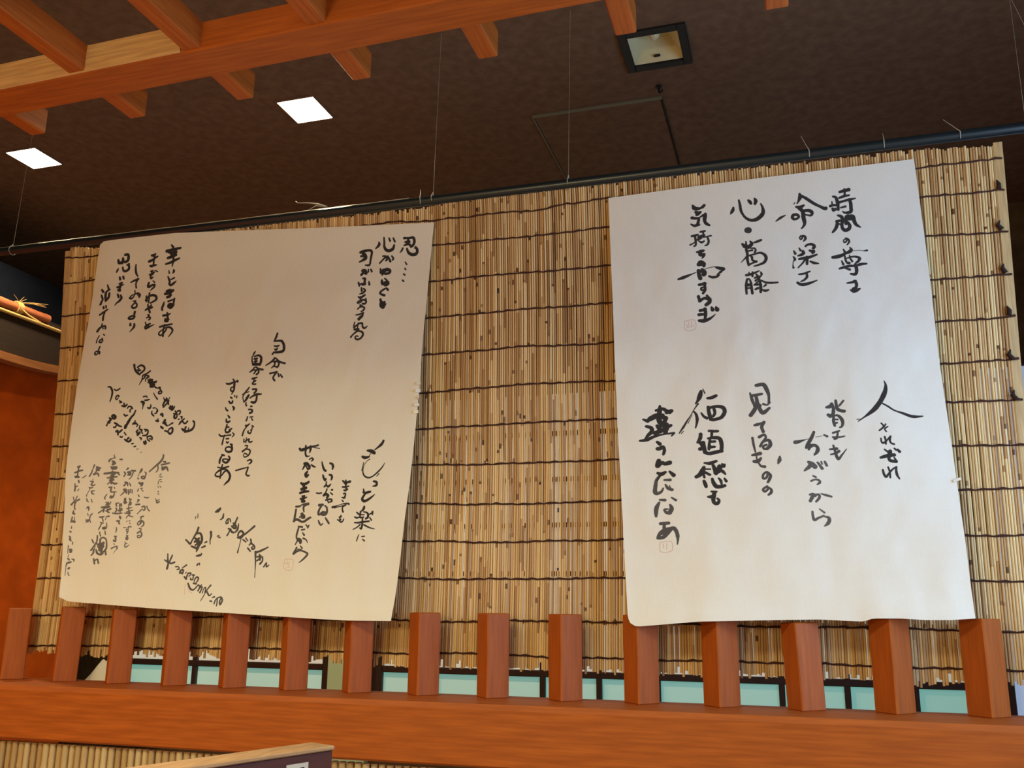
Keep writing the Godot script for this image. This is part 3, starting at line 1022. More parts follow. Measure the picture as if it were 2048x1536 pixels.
func small_things():
	# menu box in the lower foreground
	var far := Vector3(-0.858, 0.94, 0.725)
	var near := Vector3(-0.985, 0.94, 1.05)
	var along := (near - far).normalized()
	var side := Vector3(along.z, 0, -along.x)
	var turn := Basis(side, Vector3.UP, side.cross(Vector3.UP))
	turn = Basis(-along.cross(Vector3.UP), Vector3.UP, along) if true else turn
	var length := 0.42
	var bx := thing("wooden_menu_box", "wooden box with pale top edge and white label, below the fence rail", "box", far)
	var mid := along * (length / 2)
	var st := begin()
	add_box(st, mid + Vector3(0, -0.004, 0) - side * 0.034, Vector3(0.068, 0.008, length), 0.002, Basis(side, Vector3.UP, along))
	obj("top_edge", st.commit(), M.pale_wood, bx)
	st = begin()
	add_box(st, mid + Vector3(0, -0.103, 0) - side * 0.0345, Vector3(0.062, 0.19, length - 0.004), 0.002, Basis(side, Vector3.UP, along))
	obj("body", st.commit(), M.dark_wood, bx)
	st = begin()
	add_box(st, along * 0.085 + Vector3(0, -0.060, 0) - side * 0.0035, Vector3(0.001, 0.075, 0.05), 0.0, Basis(side, Vector3.UP, along))
	obj("label", st.commit(), M.label, bx)
	st = begin()
	add_box(st, along * 0.074 + Vector3(0, -0.044, 0) - side * 0.0028, Vector3(0.001, 0.028, 0.009), 0.0, Basis(side, Vector3.UP, along))
	add_box(st, along * 0.082 + Vector3(0, -0.054, 0) - side * 0.0028, Vector3(0.001, 0.008, 0.02), 0.0, Basis(side, Vector3.UP, along))
	obj("label_mark", st.commit(), M.knot, bx)
	# the low table it stands on
	var tb := thing("side_table", "dark wooden table under the menu box", "table", Vector3(-0.95, 0, 0.95))
	obj("table_top", box(Vector3(0.5, 0.03, 0.62), 0.004), M.dark_wood, tb, Vector3(0, 0.727, 0))
	for sx in [-1, 1]:
		for sz in [-1, 1]:
			obj("leg", box(Vector3(0.04, 0.712, 0.04), 0.003), M.dark_wood, tb, Vector3(sx * 0.22, 0.356, sz * 0.28))
	# white cloth heaped on the sill behind the leftmost posts
	var n := FastNoiseLite.new()
	n.seed = 4
	n.frequency = 9.0
	st = begin()
	st.set_smooth_group(0)
	var nu := 22
	var grid := []
	for j in nu + 1:
		var line := []
		for i in nu + 1:
			var u := float(i) / nu * 2.0 - 1.0
			var v := float(j) / nu * 2.0 - 1.0
			var hgt := 0.30 * clampf(1.0 - absf(u), 0.0, 1.0) * (1.0 - 0.5 * v * v) + 0.025 * n.get_noise_2d(u, v) * (1.0 - maxf(absf(u), absf(v)))
			line.append(Vector3(u * 0.26, hgt, v * 0.10))
		grid.append(line)
	for j in nu:
		for i in nu:
			for p in [grid[j][i], grid[j][i + 1], grid[j + 1][i], grid[j][i + 1], grid[j + 1][i + 1], grid[j + 1][i]]:
				st.set_smooth_group(0)
				st.add_vertex(p)
	st.index()
	st.generate_normals()
	var cl := obj("white_cloth", st.commit(), M.white_cloth, self, Vector3(-3.37, 0.62, -1.62))
	tag(cl, "heaped white cloth glimpsed behind the second gap of the fence", "cloth")
	var cab := thing("back_cabinet", "low dark cabinet by the back wall under the white cloth", "cabinet", Vector3(-3.7, 0, -1.66))
	obj("body", box(Vector3(0.9, 0.60, 0.4), 0.004), M.frame, cab, Vector3(0, 0.30, 0))
	obj("top", box(Vector3(0.94, 0.02, 0.44), 0.003), M.frame, cab, Vector3(0, 0.61, 0))

# ================================================================ the writing
func write_all():
	ink(right, "時", 1.00, "71 95|1187 126 1209 122 1234 119;59 59|1212 114 1212 135 1208 149;59 71 47|1181 157 1204 151 1233 148;70 59 70 35|1175 181 1201 176 1232 171 1263 168;81 93 93 81 35|1232 171 1236 192 1235 214 1233 233 1218 239 1199 237 1191 230;47 58|1184 209 1208 205;47 82 94 82 71|1148 146 1163 152 1169 176 1170 203 1169 218;71 59|1130 195 1145 192 1163 194;35 47|1141 173 1141 190;70 82|1141 210 1144 219 1155 214")
	ink(right, "間", 1.00, "46 93 93 69|1163 248 1180 256 1185 273 1180 293 1177 305;58 69|1152 278 1170 277;69 92 81 46|1156 278 1154 298 1143 318 1127 334;46|1159 289 1177 301;80 92 92 92 80|1179 301 1180 317 1192 329 1211 324 1218 309 1212 294 1205 287;81 92 92 104 104 81 35|1200 295 1202 275 1208 259 1224 259 1240 262 1243 283 1251 304 1271 320;69|1211 273 1230 274")
	ink(right, "の", 1.00, "34 34 46 46 57 34|1189 373 1179 380 1179 390 1189 389 1195 379 1191 371 1203 378 1205 391 1194 404")
	ink(right, "尊", 1.00, "34 79|1172 426 1181 448;34 102 57|1206 420 1212 434 1196 445 1183 448;79 102 79 57|1114 465 1134 464 1160 459 1183 448 1204 442;11 11 11 56|1220 439 1251 440 1275 444 1290 443;45 56 56 45|1176 462 1178 484 1184 501 1196 506;34 45|1185 476 1199 473;34 56|1200 462 1202 477 1210 495;45 56 78 56|1205 471 1229 472 1249 482 1240 498 1229 505;45|1190 499 1198 502;34 67|1158 488 1164 507;45 78 67 56 78 45|1142 529 1164 524 1194 519 1224 520 1254 514 1281 514;67 89 89 78 44|1224 513 1228 535 1226 555 1217 565 1196 561;45 67|1174 529 1194 538")
	ink(right, "さ", 1.00, "33 66 77|1172 609 1196 607 1216 602;55 88 77 66|1210 600 1219 613 1217 633 1200 642;44 87 87 44|1188 647 1203 655 1219 650 1235 643")
	ink(right, "命", 1.00, "60 108 60 24|978 113 979 130 967 154 960 164;24|951 156 944 164;59 83 83 71 94|980 120 1008 140 1046 171 1079 192 1100 205 1106 204;24 71 24|847 245 872 229 898 218;59 95 48|955 180 974 184 994 176;94 94 105 105 70 35|969 188 985 209 986 240 989 269 982 285 971 296;71 82 94 71 47 35|987 205 1016 206 1033 218 1026 232 1009 230 993 224;71 83 71 59 59|935 241 930 234 937 222 955 222 963 233 953 243 937 245")
	ink(right, "の", 1.00, "46 35 46 58 70 35|964 335 957 344 962 353 970 346 971 336 983 339 985 351 975 363")
	ink(right, "深", 1.00, "57 57 69 80 80|982 390 994 383 1014 383 1027 394 1020 404;46 80 92 57|999 414 1016 422 1020 422 1014 430;35 58|950 397 955 410;35 69|922 409 928 424;34 69 23 23 57|917 440 924 456 915 468 912 486 913 501;69 92 69 34|966 415 969 424 959 433 939 438;57 80 80 68 46|945 456 968 453 992 451 1016 445 1035 440;80 68|984 449 982 474 981 486;57 46 34|976 456 961 478 936 503;45 79 34|998 473 1015 483 1039 489")
	ink(right, "さ", 1.00, "45 56 56 34|937 539 962 537 977 532 993 527;56 67 56 34|975 536 975 555 963 569 943 579;67 89 78 56 22|927 584 942 594 968 594 1000 586 1025 578")
	ink(right, "心", 1.00, "49 97 37|638 145 635 158 622 178;48 72 72 60 72 84 108 108 72 36|669 108 673 134 675 163 682 185 696 208 719 224 746 225 771 211 787 191 787 164 779 141;49 97 61|717 114 726 126 730 135;49 97 73|750 109 755 123 750 138")
	ink(right, "・", 1.00, "155 155|700 277 706 278")
	ink(right, "葛", 1.00, "59 106 106|669 348 680 361 699 367;35 59|688 337 688 354;35 94 94|709 337 716 351 703 366;35 71 59|727 347 745 343 765 337;70 70 70 58|686 379 690 404 688 433 692 464;58 46 70|692 464 712 455 732 449;46 58 58|714 423 712 436 721 445 732 449;58 35 12|687 416 670 432 654 447;35 47 58|710 375 728 377 733 388 728 398;47|697 388 717 386;46 46 58 81 81 58 35|697 413 726 408 755 404 776 417 782 437 771 457 747 467 719 473;58 47|709 418 712 432")
	ink(right, "藤", 1.00, "69 69 57 34|676 517 698 515 720 509 742 501;35|691 504 692 515;46 57|709 504 707 525;57 68 57|679 539 673 563 671 591 671 616;34 57 69 69|679 539 690 540 697 562 698 593 700 616;80|672 570 696 570;46|675 587 695 587;46 68 68 80 68|727 518 736 536 742 560 744 587 742 614;34 69|750 508 753 519;34 57|756 521 737 540 721 551;57 46|718 536 750 529;46 46 34|741 551 724 564 711 574;45 57 57 45|750 554 773 567 801 572 830 573;34 68|715 574 731 573;45 68|716 597 730 592;34 57|759 587 770 579;34 68 45|748 602 765 610 781 608")
	ink(right, "気", 1.00, "37 111 99 49|429 105 438 124 457 129 469 126;74 86 37|488 113 480 121 467 128;74 111 49|443 146 454 154 468 148;74 61|447 162 455 161;86 74 37 61|423 176 442 181 458 179 479 167;73 110 98 85 85 49|491 162 486 183 485 202 492 216 508 227;49 73 73 73 24|458 181 453 198 448 213 432 228;37 73 61|415 210 432 221 456 218")
	ink(right, "持", 1.00, "48 60 48|459 259 483 256;48 48|471 259 476 279;60 72|450 284 476 279;60 72|443 300 459 292;60 36 36 48|448 288 475 289 500 286 512 285;36 60 48|449 308 462 316 474 311;48 60 60 36|493 291 498 313 491 330 478 335;60 60|415 277 445 273;60 60 48|431 277 433 303 432 327 424 332;48 36 24|405 323 419 317 435 308")
	ink(right, "ち", 1.00, "48 83 60|435 366 459 364 469 361;59 95 95 71 24|457 360 450 378 458 383 469 382 465 394 458 402")
	ink(right, "の", 1.00, "89 124 106 71|439 432 451 424 465 432 465 445;89 89|439 435 456 434")
	ink(right, "ゆ", 1.00, "53 88 71 35 18|336 503 360 497 390 487 425 475;18 18 18|469 461 500 455 524 454;53 88 88 53|527 458 547 466 565 471 555 480;70 35|549 485 530 499;52 70 70 35|488 502 505 510 527 509 542 501;88 105|437 467 439 490 444 509;88 123 123|455 463 465 480 462 489;71|445 474 455 466")
	ink(right, "す", 1.00, "70 87|436 543 465 540;69 69 69 69|462 537 464 559 463 575 453 590;52 52 52 52|458 559 446 561 446 573 460 572")
	ink(right, "ら", 1.00, "86 69|429 606 434 628;86 69 86 103 86|434 631 457 618 480 627 482 640 464 654;52 103|470 604 483 627")
	ink(right, "ぎ", 1.00, "85 68|434 681 460 678;85 68|427 702 450 702;85 85 68|457 675 459 700 454 727;68 101 85 51 17|425 733 451 736 480 727 508 708;51 102|490 669 495 682;51 119|513 671 518 684")
	ink(right, "印", -1.0, "17 17 17 17|353 728 356 775 403 774 402 728 353 728;17 17|373 734 372 752 361 751;17 17|363 763 380 759;17 17|388 732 386 754;17 17|383 762 398 755")
	ink(right, "人", 1.00, "20 90 120 110 120 90 40 20|1302 1127 1307 1150 1301 1181 1286 1211 1268 1239 1243 1269 1218 1290 1185 1313 1153 1334;20|1148 1323 1169 1323;39 49 39 69 78 29|1273 1241 1303 1260 1332 1282 1373 1300 1408 1316 1435 1320 1465 1319")
	ink(right, "そ", 1.00, "39 49 39|1262 1349 1270 1360 1269 1370 1248 1386;39|1282 1354 1273 1368;29 39 39|1292 1366 1279 1374 1275 1382 1281 1392")
	ink(right, "れ", 1.00, "39 48 48 39 48|1251 1427 1251 1441 1257 1451 1269 1445 1284 1431 1296 1419;48 48|1270 1419 1272 1437 1271 1455;48 58 48 48|1298 1417 1292 1435 1296 1451 1310 1457")
	ink(right, "ぜ", 1.00, "38 58|1261 1483 1277 1497;67 96 86|1239 1526 1266 1518 1304 1512;96 115|1287 1493 1281 1516;76 86 86|1276 1530 1283 1543 1309 1547;38 57|1302 1526 1311 1545;48 48|1309 1479 1316 1487;57 76|1323 1485 1331 1495")
	ink(right, "れ", 1.00, "47 66 57 47 38|1241 1591 1244 1614 1252 1628 1264 1616 1283 1593 1302 1578;47 47|1268 1578 1273 1603 1272 1632;47 66 66 38|1307 1576 1304 1593 1306 1618 1315 1638")
	ink(right, "背", 0.86, "44 99 88|1006 1245 1029 1239 1036 1228;76 87 87|1038 1233 1042 1255 1035 1284 1021 1292;87 65|1014 1285 1028 1288;65 87 76|1057 1211 1058 1238 1062 1256 1078 1267 1093 1273;55|1093 1219 1072 1239;54 76 65|1040 1291 1036 1309 1036 1327 1039 1342;43 65 86 76 43|1040 1289 1059 1289 1073 1306 1079 1328 1073 1348 1062 1352;43|1042 1309 1057 1310;54|1040 1329 1051 1327")
	ink(right, "丈", 0.86, "54 43|1026 1380 1058 1370;53 53 64|1050 1374 1046 1392 1042 1407 1031 1411;43 53 32|1022 1402 1053 1403 1081 1401")
	ink(right, "も", 0.86, "53 63 63|1021 1446 1025 1468 1029 1490 1035 1510;42 74|1001 1465 1036 1462;42 74|1004 1492 1029 1486 1045 1475;63 63 42 21|1028 1499 1038 1517 1057 1495 1082 1468")
	ink(right, "ち", 0.86, "108 75 32 11|843 1424 859 1422 886 1414 907 1408;11 11|942 1400 974 1394;43 64|983 1390 996 1397;65 86 86 65|936 1373 926 1395 912 1419 897 1442 892 1455;54 96 64|903 1464 911 1448 931 1442;75 75 96 43|911 1442 937 1444 946 1460 940 1478 926 1493")
	ink(right, "が", 0.78, "68 125 125|895 1531 911 1542 923 1556;102 102 80 34|907 1539 897 1556 883 1568 871 1578;57 79|938 1534 947 1549 956 1566;45|955 1530 958 1542;57 68|972 1530 979 1550")
	ink(right, "う", 0.78, "45 56|910 1605 922 1612;56 45 56 67 34|899 1632 916 1625 933 1627 939 1639 925 1651")
	ink(right, "か", 0.78, "56 67 89|886 1705 901 1702 909 1710;56 89 78|905 1702 895 1720 885 1739;55 66 66 55|913 1705 928 1705 929 1720 919 1734 912 1742;33 66 55|939 1700 960 1707 985 1715")
	ink(right, "ら", 0.78, "33 55|924 1781 945 1800;55 65 76 55 55|890 1796 890 1818 895 1839 915 1829 941 1817;43 87 87 22|945 1822 962 1826 964 1843 954 1860 938 1872")
	ink(right, "見", 0.85, "84 105 105 63 63|683 1108 717 1106 731 1132 739 1166 736 1208;62 41 62|709 1210 727 1216 740 1204;42 84 63|650 1147 658 1186 667 1216;84 63|664 1161 706 1156;83 104 104|678 1170 679 1204 665 1236 644 1264;82 103 103 62|683 1204 691 1238 705 1256 737 1233;83|667 1216 693 1217")
	ink(right, "て", 0.85, "61 82 61 61|658 1320 685 1314 704 1307;82 82 82|704 1307 691 1331 696 1357")
	ink(right, "る", 0.85, "81 61 61 61|675 1385 699 1374 705 1391 687 1415 675 1435;60 80 100 80|692 1411 718 1405 724 1430 707 1450;60 60 60 60|707 1450 692 1449 689 1436 705 1429")
	ink(right, "も", 0.85, "61 61 40|642 1387 645 1429 650 1463;60 100|634 1479 671 1473;40|653 1472 653 1514;80 100 60|639 1513 657 1514 673 1498;40 59 79|660 1523 670 1540 687 1545")
	ink(right, "、", 0.85, "40 99 40|763 1494 761 1511 752 1532")
	ink(right, "の", 0.85, "59 59 59 59|692 1575 677 1587 675 1608 690 1605 700 1580;59 78 78 59|696 1575 710 1593 704 1614 695 1630")
	ink(right, "の", 0.85, "58 58 58|690 1651 670 1666 677 1679 692 1667;58 58 78 58|690 1655 707 1668 706 1685 693 1697")
	ink(right, "価", 1.00, "69 115 115 69 35|413 1115 405 1142 395 1164 382 1182;23 35|422 1105 430 1128;46 23 23 46 57 23|394 1183 376 1208 354 1243 336 1269 317 1300 293 1335;11 23|362 1239 339 1283;23|314 1326 303 1337;34 68 80 57 34|369 1219 381 1238 385 1264 381 1289 374 1312;58 92 81|441 1157 461 1156 484 1147;80 91 102|442 1205 444 1237 450 1264;68 79 102 102 79|448 1210 476 1205 511 1212 520 1236 503 1264 482 1272;91 79|450 1271 466 1275 495 1268;79 68|469 1216 472 1239 463 1256;46 80|407 1234 418 1253 432 1263")
	ink(right, "値", 1.00, "67 79 67|437 1334 461 1338 479 1339;67|451 1339 447 1367;56 89 100 100 89|430 1375 459 1373 485 1381 492 1414 488 1448;67 67|438 1385 432 1412 430 1435;67|441 1394 461 1394;66 66|435 1422 457 1423;90 101 56|396 1349 392 1372 378 1394;67 111 89 100|381 1388 398 1403 399 1426 388 1430;100 89|405 1396 408 1431 409 1450")
	ink(right, "値", 1.00, "88 88 99 99 88|409 1422 413 1448 429 1458 459 1453 490 1448;88|492 1416 488 1448;78|434 1412 431 1428;55|439 1426 459 1423")
	ink(right, "感", 1.00, "44 99 66|403 1507 429 1511 460 1501;76 98 109 98|444 1523 451 1547 455 1568;109 152 109|453 1565 470 1548 474 1530;54 87|487 1519 494 1531;65 87 43|470 1548 486 1558 499 1575;54 76|462 1552 497 1524;76 131 120 87|400 1530 390 1552 377 1570 360 1580;44|403 1541 429 1543;76 65|398 1555 425 1573;65|394 1559 398 1585;76 97 86|395 1605 400 1622 403 1635;64 97 107 97 86|435 1596 440 1619 452 1638 472 1640 491 1636;43 75 54|465 1594 474 1608 477 1626;54 75|493 1598 500 1612")
	ink(right, "も", 1.00, "53|427 1664 450 1666;96 107 96|440 1670 435 1692 432 1711;43 96 75|407 1691 423 1692 439 1688;95 95 95 74 53|432 1706 435 1725 450 1731 459 1715 452 1703")
	ink(right, "違", 1.00, "43 114 114|209 1172 208 1192 205 1211;71 85 100|190 1196 221 1191 240 1204 255 1214;100|240 1212 263 1207;128 142 114|158 1239 189 1226 219 1227;113 127 113|199 1233 203 1256 212 1271 227 1270;99|214 1237 234 1240;99 113|236 1243 224 1270 228 1293;85 113|191 1280 200 1296;85 99|198 1287 237 1277;85 113|256 1285 235 1294;113 127 113|179 1320 210 1309 235 1303;112|231 1294 229 1323;43 100|125 1238 147 1249;71 99 113 85 28|138 1277 161 1288 164 1309 148 1325 127 1349;56 98 84 56 42 70|104 1355 137 1353 173 1339 208 1332 238 1330 268 1330;42|271 1331 257 1344")
	ink(right, "う", 1.00, "70 98|186 1370 198 1383;97 111 83 83 69|186 1408 194 1409 212 1402 218 1420 212 1442")
	ink(right, "ん", 1.00, "110 123 96 96 123|188 1474 181 1502 202 1487 216 1494 239 1491")
	ink(right, "だ", 1.00, "68 109 68|179 1541 196 1549 216 1540;54 41|190 1557 174 1581;54 108|236 1539 254 1561")
	ink(right, "だ", 0.82, "67 81 94 108 81 40|191 1554 172 1578 165 1608 161 1641 170 1651 190 1644 201 1626;54 81|209 1582 236 1585;40 80 80|212 1607 223 1628 242 1639;27|231 1615 240 1639")
	ink(right, "な", 0.82, "53 80|181 1686 205 1691;40 66|237 1680 256 1697;53 106 106 66|178 1700 164 1728 160 1751 159 1777;53 106 119|228 1720 234 1742 223 1764;93 66 40|223 1764 209 1762 200 1744 217 1743")
	ink(right, "あ", 0.82, "91 91|179 1820 215 1821;78|196 1819 192 1853;91 91 117 104 65|163 1896 173 1874 199 1857 223 1851;78 104 117 78|162 1899 187 1896 207 1875 228 1854;78 103 91 91 52 26|218 1853 238 1852 251 1877 254 1911 250 1942;65|178 1878 208 1867")
	ink(right, "印", -1.0, "13 13 13 13|169 1923 171 1974 221 1974 222 1925 169 1923;13 13|185 1933 184 1956;13 13|202 1932 198 1963")
	ink(left, "忍", 1.00, "80 66 80 93 93 80|2175 90 2208 91 2237 90 2248 113 2242 137 2227 146;53 106 93 40|2183 115 2210 114 2203 126 2177 137;80|2203 96 2208 116;66 79|2206 126 2227 141;66 66 26|2171 154 2167 166 2155 180;66 92 105 105 66|2201 158 2215 183 2243 196 2270 190 2273 168 2260 150;53|2255 155 2268 155")
	ink(left, "…", 1.00, "39 52|2197 240 2209 255;52|2199 279 2205 287;52|2194 313 2203 320;52|2190 351 2199 358")
	ink(left, "心", 1.00, "40 107 80 27|1999 108 2003 123 1994 137 1979 149;53 67 80 93 106 106 67|2032 82 2038 112 2041 139 2057 160 2082 165 2103 154 2109 132;54 67|2068 86 2078 104;53 67|2098 87 2112 110")
	ink(left, "が", 1.00, "53 66 66 66|2037 198 2059 201 2069 219 2062 226;66 53|2059 204 2042 218 2020 241;53 79|2072 199 2082 214 2093 232;53 66|2100 200 2113 215 2108 223")
	ink(left, "ゆ", 1.00, "52 92|2029 276 2035 300;104 118 104 78 78|2040 300 2058 289 2076 282 2097 290 2093 304 2069 308;104 104|2050 286 2057 303;52|2056 296 2045 315")
	ink(left, "ら", 1.00, "52 52|2066 337 2081 347;78 104 117 117 65|2046 348 2051 365 2062 368 2083 359 2089 369 2072 380")
	ink(left, "刃", 1.00, "93 93 80 80 80 67 67|1875 168 1905 161 1941 158 1956 171 1954 200 1952 229 1951 244 1938 253;40 66|1919 250 1949 251;80 133 120 80 40|1890 173 1908 189 1916 204 1906 213 1890 222 1874 229;67|1881 193 1914 194")
	ink(left, "が", 1.00, "92 132 119|1903 284 1920 287 1930 299;105 79|1920 289 1910 298 1898 310;53|1944 278 1946 292;53 66|1961 278 1970 291")
	ink(left, "ふ", 1.00, "52 91 78 78 91|1912 332 1926 335 1926 354 1930 367 1913 368;65 65|1884 358 1892 377;52|1894 368 1910 364;52 78|1956 353 1961 370")
	ink(left, "ぐ", 1.00, "64 64 64 77|2071 400 2051 412 2041 424 2053 433 2073 439;64 77|2082 396 2094 406")
	ink(left, "と", 1.00, "77 89 89|2049 464 2059 484 2078 482;102 127 114 38|2056 479 2058 498 2071 510 2080 501 2090 491;115|2064 498 2077 493")
	ink(left, "り", 1.00, "52 78|1908 389 1913 408;39 78 65 26|1922 394 1935 406 1925 420 1899 429")
	ink(left, "お", 1.00, "39 77 65|1892 444 1907 454 1915 449 1938 435;77 64 52|1907 449 1914 466;51 51 51 51 51|1928 464 1904 470 1891 480 1900 484 1918 475 1920 466;51 64 64 64|1920 466 1942 466 1952 476 1945 488 1928 488;64 51|1947 459 1951 471")
	ink(left, "う", 1.00, "64 51|1913 497 1927 502;51 51 51 64 38|1899 520 1912 509 1931 507 1945 514 1939 528 1923 537")
	ink(left, "す", 1.00, "38 64|1890 556 1909 554 1941 545;63 76 102 89|1935 545 1937 561 1922 573 1915 582;63|1909 580 1923 575")
	ink(left, "れ", 1.00, "38 51 63 51 63 63 63 38|1887 600 1884 617 1886 631 1901 620 1921 608 1941 608 1946 627 1961 637 1978 625;50|1913 606 1911 634")
	ink(left, "る", 1.00, "63 75|1890 643 1920 643;63 63 50 63|1918 646 1903 659 1885 673 1871 689;50 50 63 75 63 63 50 38|1900 659 1921 653 1947 660 1955 676 1941 697 1917 704 1902 692 1909 683 1923 685")
	ink(left, "辛", 1.00, "48 85|523 79 537 95;108 121 96 72|496 119 519 116 555 108 591 101;96 72|511 126 521 131;108 108|531 138 563 128;96 108 72|510 165 539 157 568 147;84 96|559 117 560 143;72|525 129 533 146;60 84 96 60|500 205 531 196 561 182 592 170;71 83 60 24|550 168 551 190 549 207 549 224")
	ink(left, "い", 1.00, "24 59|527 245 534 264;35 83 47|561 241 565 254 560 264")
	ink(left, "と", 1.00, "47 71 71|528 287 539 308 546 325;47 59|548 308 574 296;59 82 82 23|540 331 553 342 570 334 591 316")
	ink(left, "き", 1.00, "70 98 70|530 380 555 375 572 381;84 112 84|522 398 551 391 577 376;84 98|550 380 562 407;98 98|542 419 558 414")
	ink(left, "は", 1.00, "42 83 83 69|522 452 520 470 514 491 517 504;69 56|552 448 581 438;69 69 69|593 431 591 451 591 472;83 111 111 83|591 472 577 487 560 481 563 469 586 469")
	ink(left, "ま", 1.00, "69 82 41|528 540 552 538 578 528;55 69 82|555 522 562 548 564 563;123 123|552 573 563 573;55|545 563 573 566")
	ink(left, "あ", 1.00, "68 68 54|517 614 552 606 600 597;54 68 68|548 601 546 637 549 674;54 54 54 54 41 54 68 68 54 27|567 629 554 652 534 669 520 664 518 652 535 636 565 619 592 619 611 637 604 657 588 679")
	ink(left, "わ", 1.00, "70 84|390 411 395 442;70 56|409 390 411 453;56 70 84 84 70 56|386 437 405 416 431 404 458 412 464 433 446 446 425 456")
	ink(left, "そ", 1.00, "56 70 70|407 466 418 495 430 518;56 83 97 70|394 502 417 489 441 485;56|422 484 433 469")
	ink(left, "う", 1.00, "83|422 536 425 539;41 55 69 41|410 554 426 549 438 554 435 564 427 567")
	ink(left, "と", 1.00, "41 69|407 582 418 600 442 593;55 68 82 55 27|435 603 411 610 416 623 437 615 473 598")
	ink(left, "ま", 1.00, "73 97 73|389 144 406 143 414 136;60 72 60|412 138 410 158 409 179 411 205;96 84 60|376 183 401 173 418 160 433 152;60 84 72 48|386 213 402 213 416 210 432 208;60|394 217 403 218")
	ink(left, "ぎ", 1.00, "60 60|398 248 412 246;60 83 60|390 269 407 269 423 255;60 71|406 248 406 265 401 282;59 71 59|400 288 406 294 417 288;36 48|426 244 446 251")
	ink(left, "ら", 1.00, "35 47|422 310 436 321;71 94 82 71 71 59 24|394 324 392 343 400 349 422 339 438 338 436 352 424 362 412 375")
	ink(left, "思", 1.00, "88 88 102 88|199 128 219 129 225 150 222 168 207 178;59 102 102|185 148 188 166 185 182;73 102 88|154 161 163 180 182 181;73|168 178 206 175;44 73 44|163 219 159 229 153 242;58 72 87 87 72|193 211 201 232 216 238 237 226 236 203;73 73|224 197 234 192")
	ink(left, "い", 1.00, "72 86|181 277 186 290;72|205 273 210 287")
	ink(left, "き", 1.00, "72 72|185 319 201 314;72 57 43|172 341 198 332 213 325;72 86|198 317 190 349;100 100|183 359 194 362")
	ink(left, "り", 1.00, "71 71|182 388 191 407;57 85 85 57 28|202 394 211 413 198 434 183 446 172 461")
	ink(left, "し", 1.00, "43 72 72 43|285 198 286 222 293 253 308 277")
	ink(left, "て", 1.00, "43 72 86|264 313 287 304 313 295;71 57 57|309 300 302 325 308 351")
	ink(left, "み", 1.00, "42 42 42 57 85|300 368 304 389 298 407 284 420 272 416;57 43 43|272 414 281 401 304 392;42 57 71 71|304 392 325 387 341 401 337 412;42|320 390 328 403")
	ink(left, "る", 1.00, "42 42|298 439 317 437;56 56|314 440 309 455")
	ink(left, "泣", 1.00, "57 86|63 342 77 360;57 72|66 379 75 400;71 86|80 411 74 423 68 441;43 72|101 319 114 349;57 72 43|93 368 108 358 123 353;86 86|96 371 97 398 104 424;72 86 86|121 376 120 403 107 421")
	ink(left, "る", 1.00, "56 56 70 70 56 56|310 448 326 459 326 478 308 485 292 474 306 456")
	ink(left, "い", 1.00, "71|92 465 96 474;57|110 460 113 474")
	ink(left, "て", 1.00, "71 71 57|75 515 100 501 126 487;70 70 70|107 505 102 531 104 557")
	ink(left, "み", 1.00, "42 70 84 98|102 580 103 599 88 612 80 627;56 70|106 599 128 600 133 616;42|112 603 117 617")
	ink(left, "な", 1.00, "41 41 41|99 661 89 683 87 706;41|126 654 136 662;55 55 55 55 55|122 682 128 698 121 708 106 703 110 691 123 688")
	ink(left, "よ", 1.00, "55 55 41|117 736 112 753 109 768;41 55 55 55 41|114 766 95 766 89 778 101 787 110 773;55 68|111 766 121 772 120 782")
	ink(left, "よ", 1.00, "83 70 70|320 511 319 535 321 550;56 69 69 69 56|319 537 300 539 283 549 289 557 316 555 325 543")
	ink(left, "り", 1.00, "55 83|300 586 302 598;69 82 55 27|328 592 330 607 320 625 306 642")
	ink(left, "自", 1.00, "64 77 52|1358 664 1353 686 1343 712;52 77 90 90 64|1349 712 1389 710 1408 727 1416 750 1413 774 1384 782 1349 784;51 64|1349 784 1342 794;39 65 52|1347 742 1366 745 1379 740;39 77 39|1352 762 1363 767 1373 757")
	ink(left, "分", 1.00, "77 64 38|1361 821 1345 840 1305 865;51 64 64|1370 821 1399 843 1436 852;51 64 64 64|1356 843 1383 840 1395 855 1389 875 1381 875;64 38|1367 848 1366 862 1347 882;51|1365 872 1387 875")
	ink(left, "で", 1.00, "64 51 64|1340 917 1364 912 1385 907;63 63 63|1387 907 1371 929 1365 946 1377 961;51 63|1397 917 1404 934;51 63|1414 924 1426 939")
	ink(left, "自", 1.00, "39 65 39|1219 777 1212 789 1206 804;51 64 77 90 77|1217 809 1244 801 1264 813 1267 838 1262 860;39 51 64|1201 809 1205 838 1216 860;90 90|1215 858 1251 858;64|1219 823 1238 821;64|1230 823 1231 853;51|1221 841 1240 838")
	ink(left, "分", 1.00, "52 64 39|1226 878 1217 893 1197 908;51 64 64|1236 875 1259 887 1287 892;51 51 64 64|1225 895 1255 895 1259 912 1247 922;51|1242 897 1228 917")
	ink(left, "を", 1.00, "64 51|1221 950 1252 942;51 51|1234 945 1233 964 1229 974;51 51 51|1246 962 1226 977 1230 984 1249 984")
	ink(left, "す", 1.00, "59 71 59 47|1044 981 1065 983 1096 972 1125 965;47 58 82 70 58 35|1086 953 1098 967 1101 994 1102 1021 1096 1035 1090 1048;47 47 58 58|1095 1003 1080 1008 1080 1024 1095 1030;47|1117 960 1121 971")
	ink(left, "ご", 1.00, "46 58|1085 1067 1096 1074;58 69 69 46|1079 1095 1091 1106 1103 1101 1103 1090;46|1111 1057 1115 1064;46|1129 1060 1128 1071")
	ink(left, "い", 1.00, "34 57 57|1060 1134 1067 1147 1078 1154;34 80 46|1108 1126 1120 1138 1117 1149")
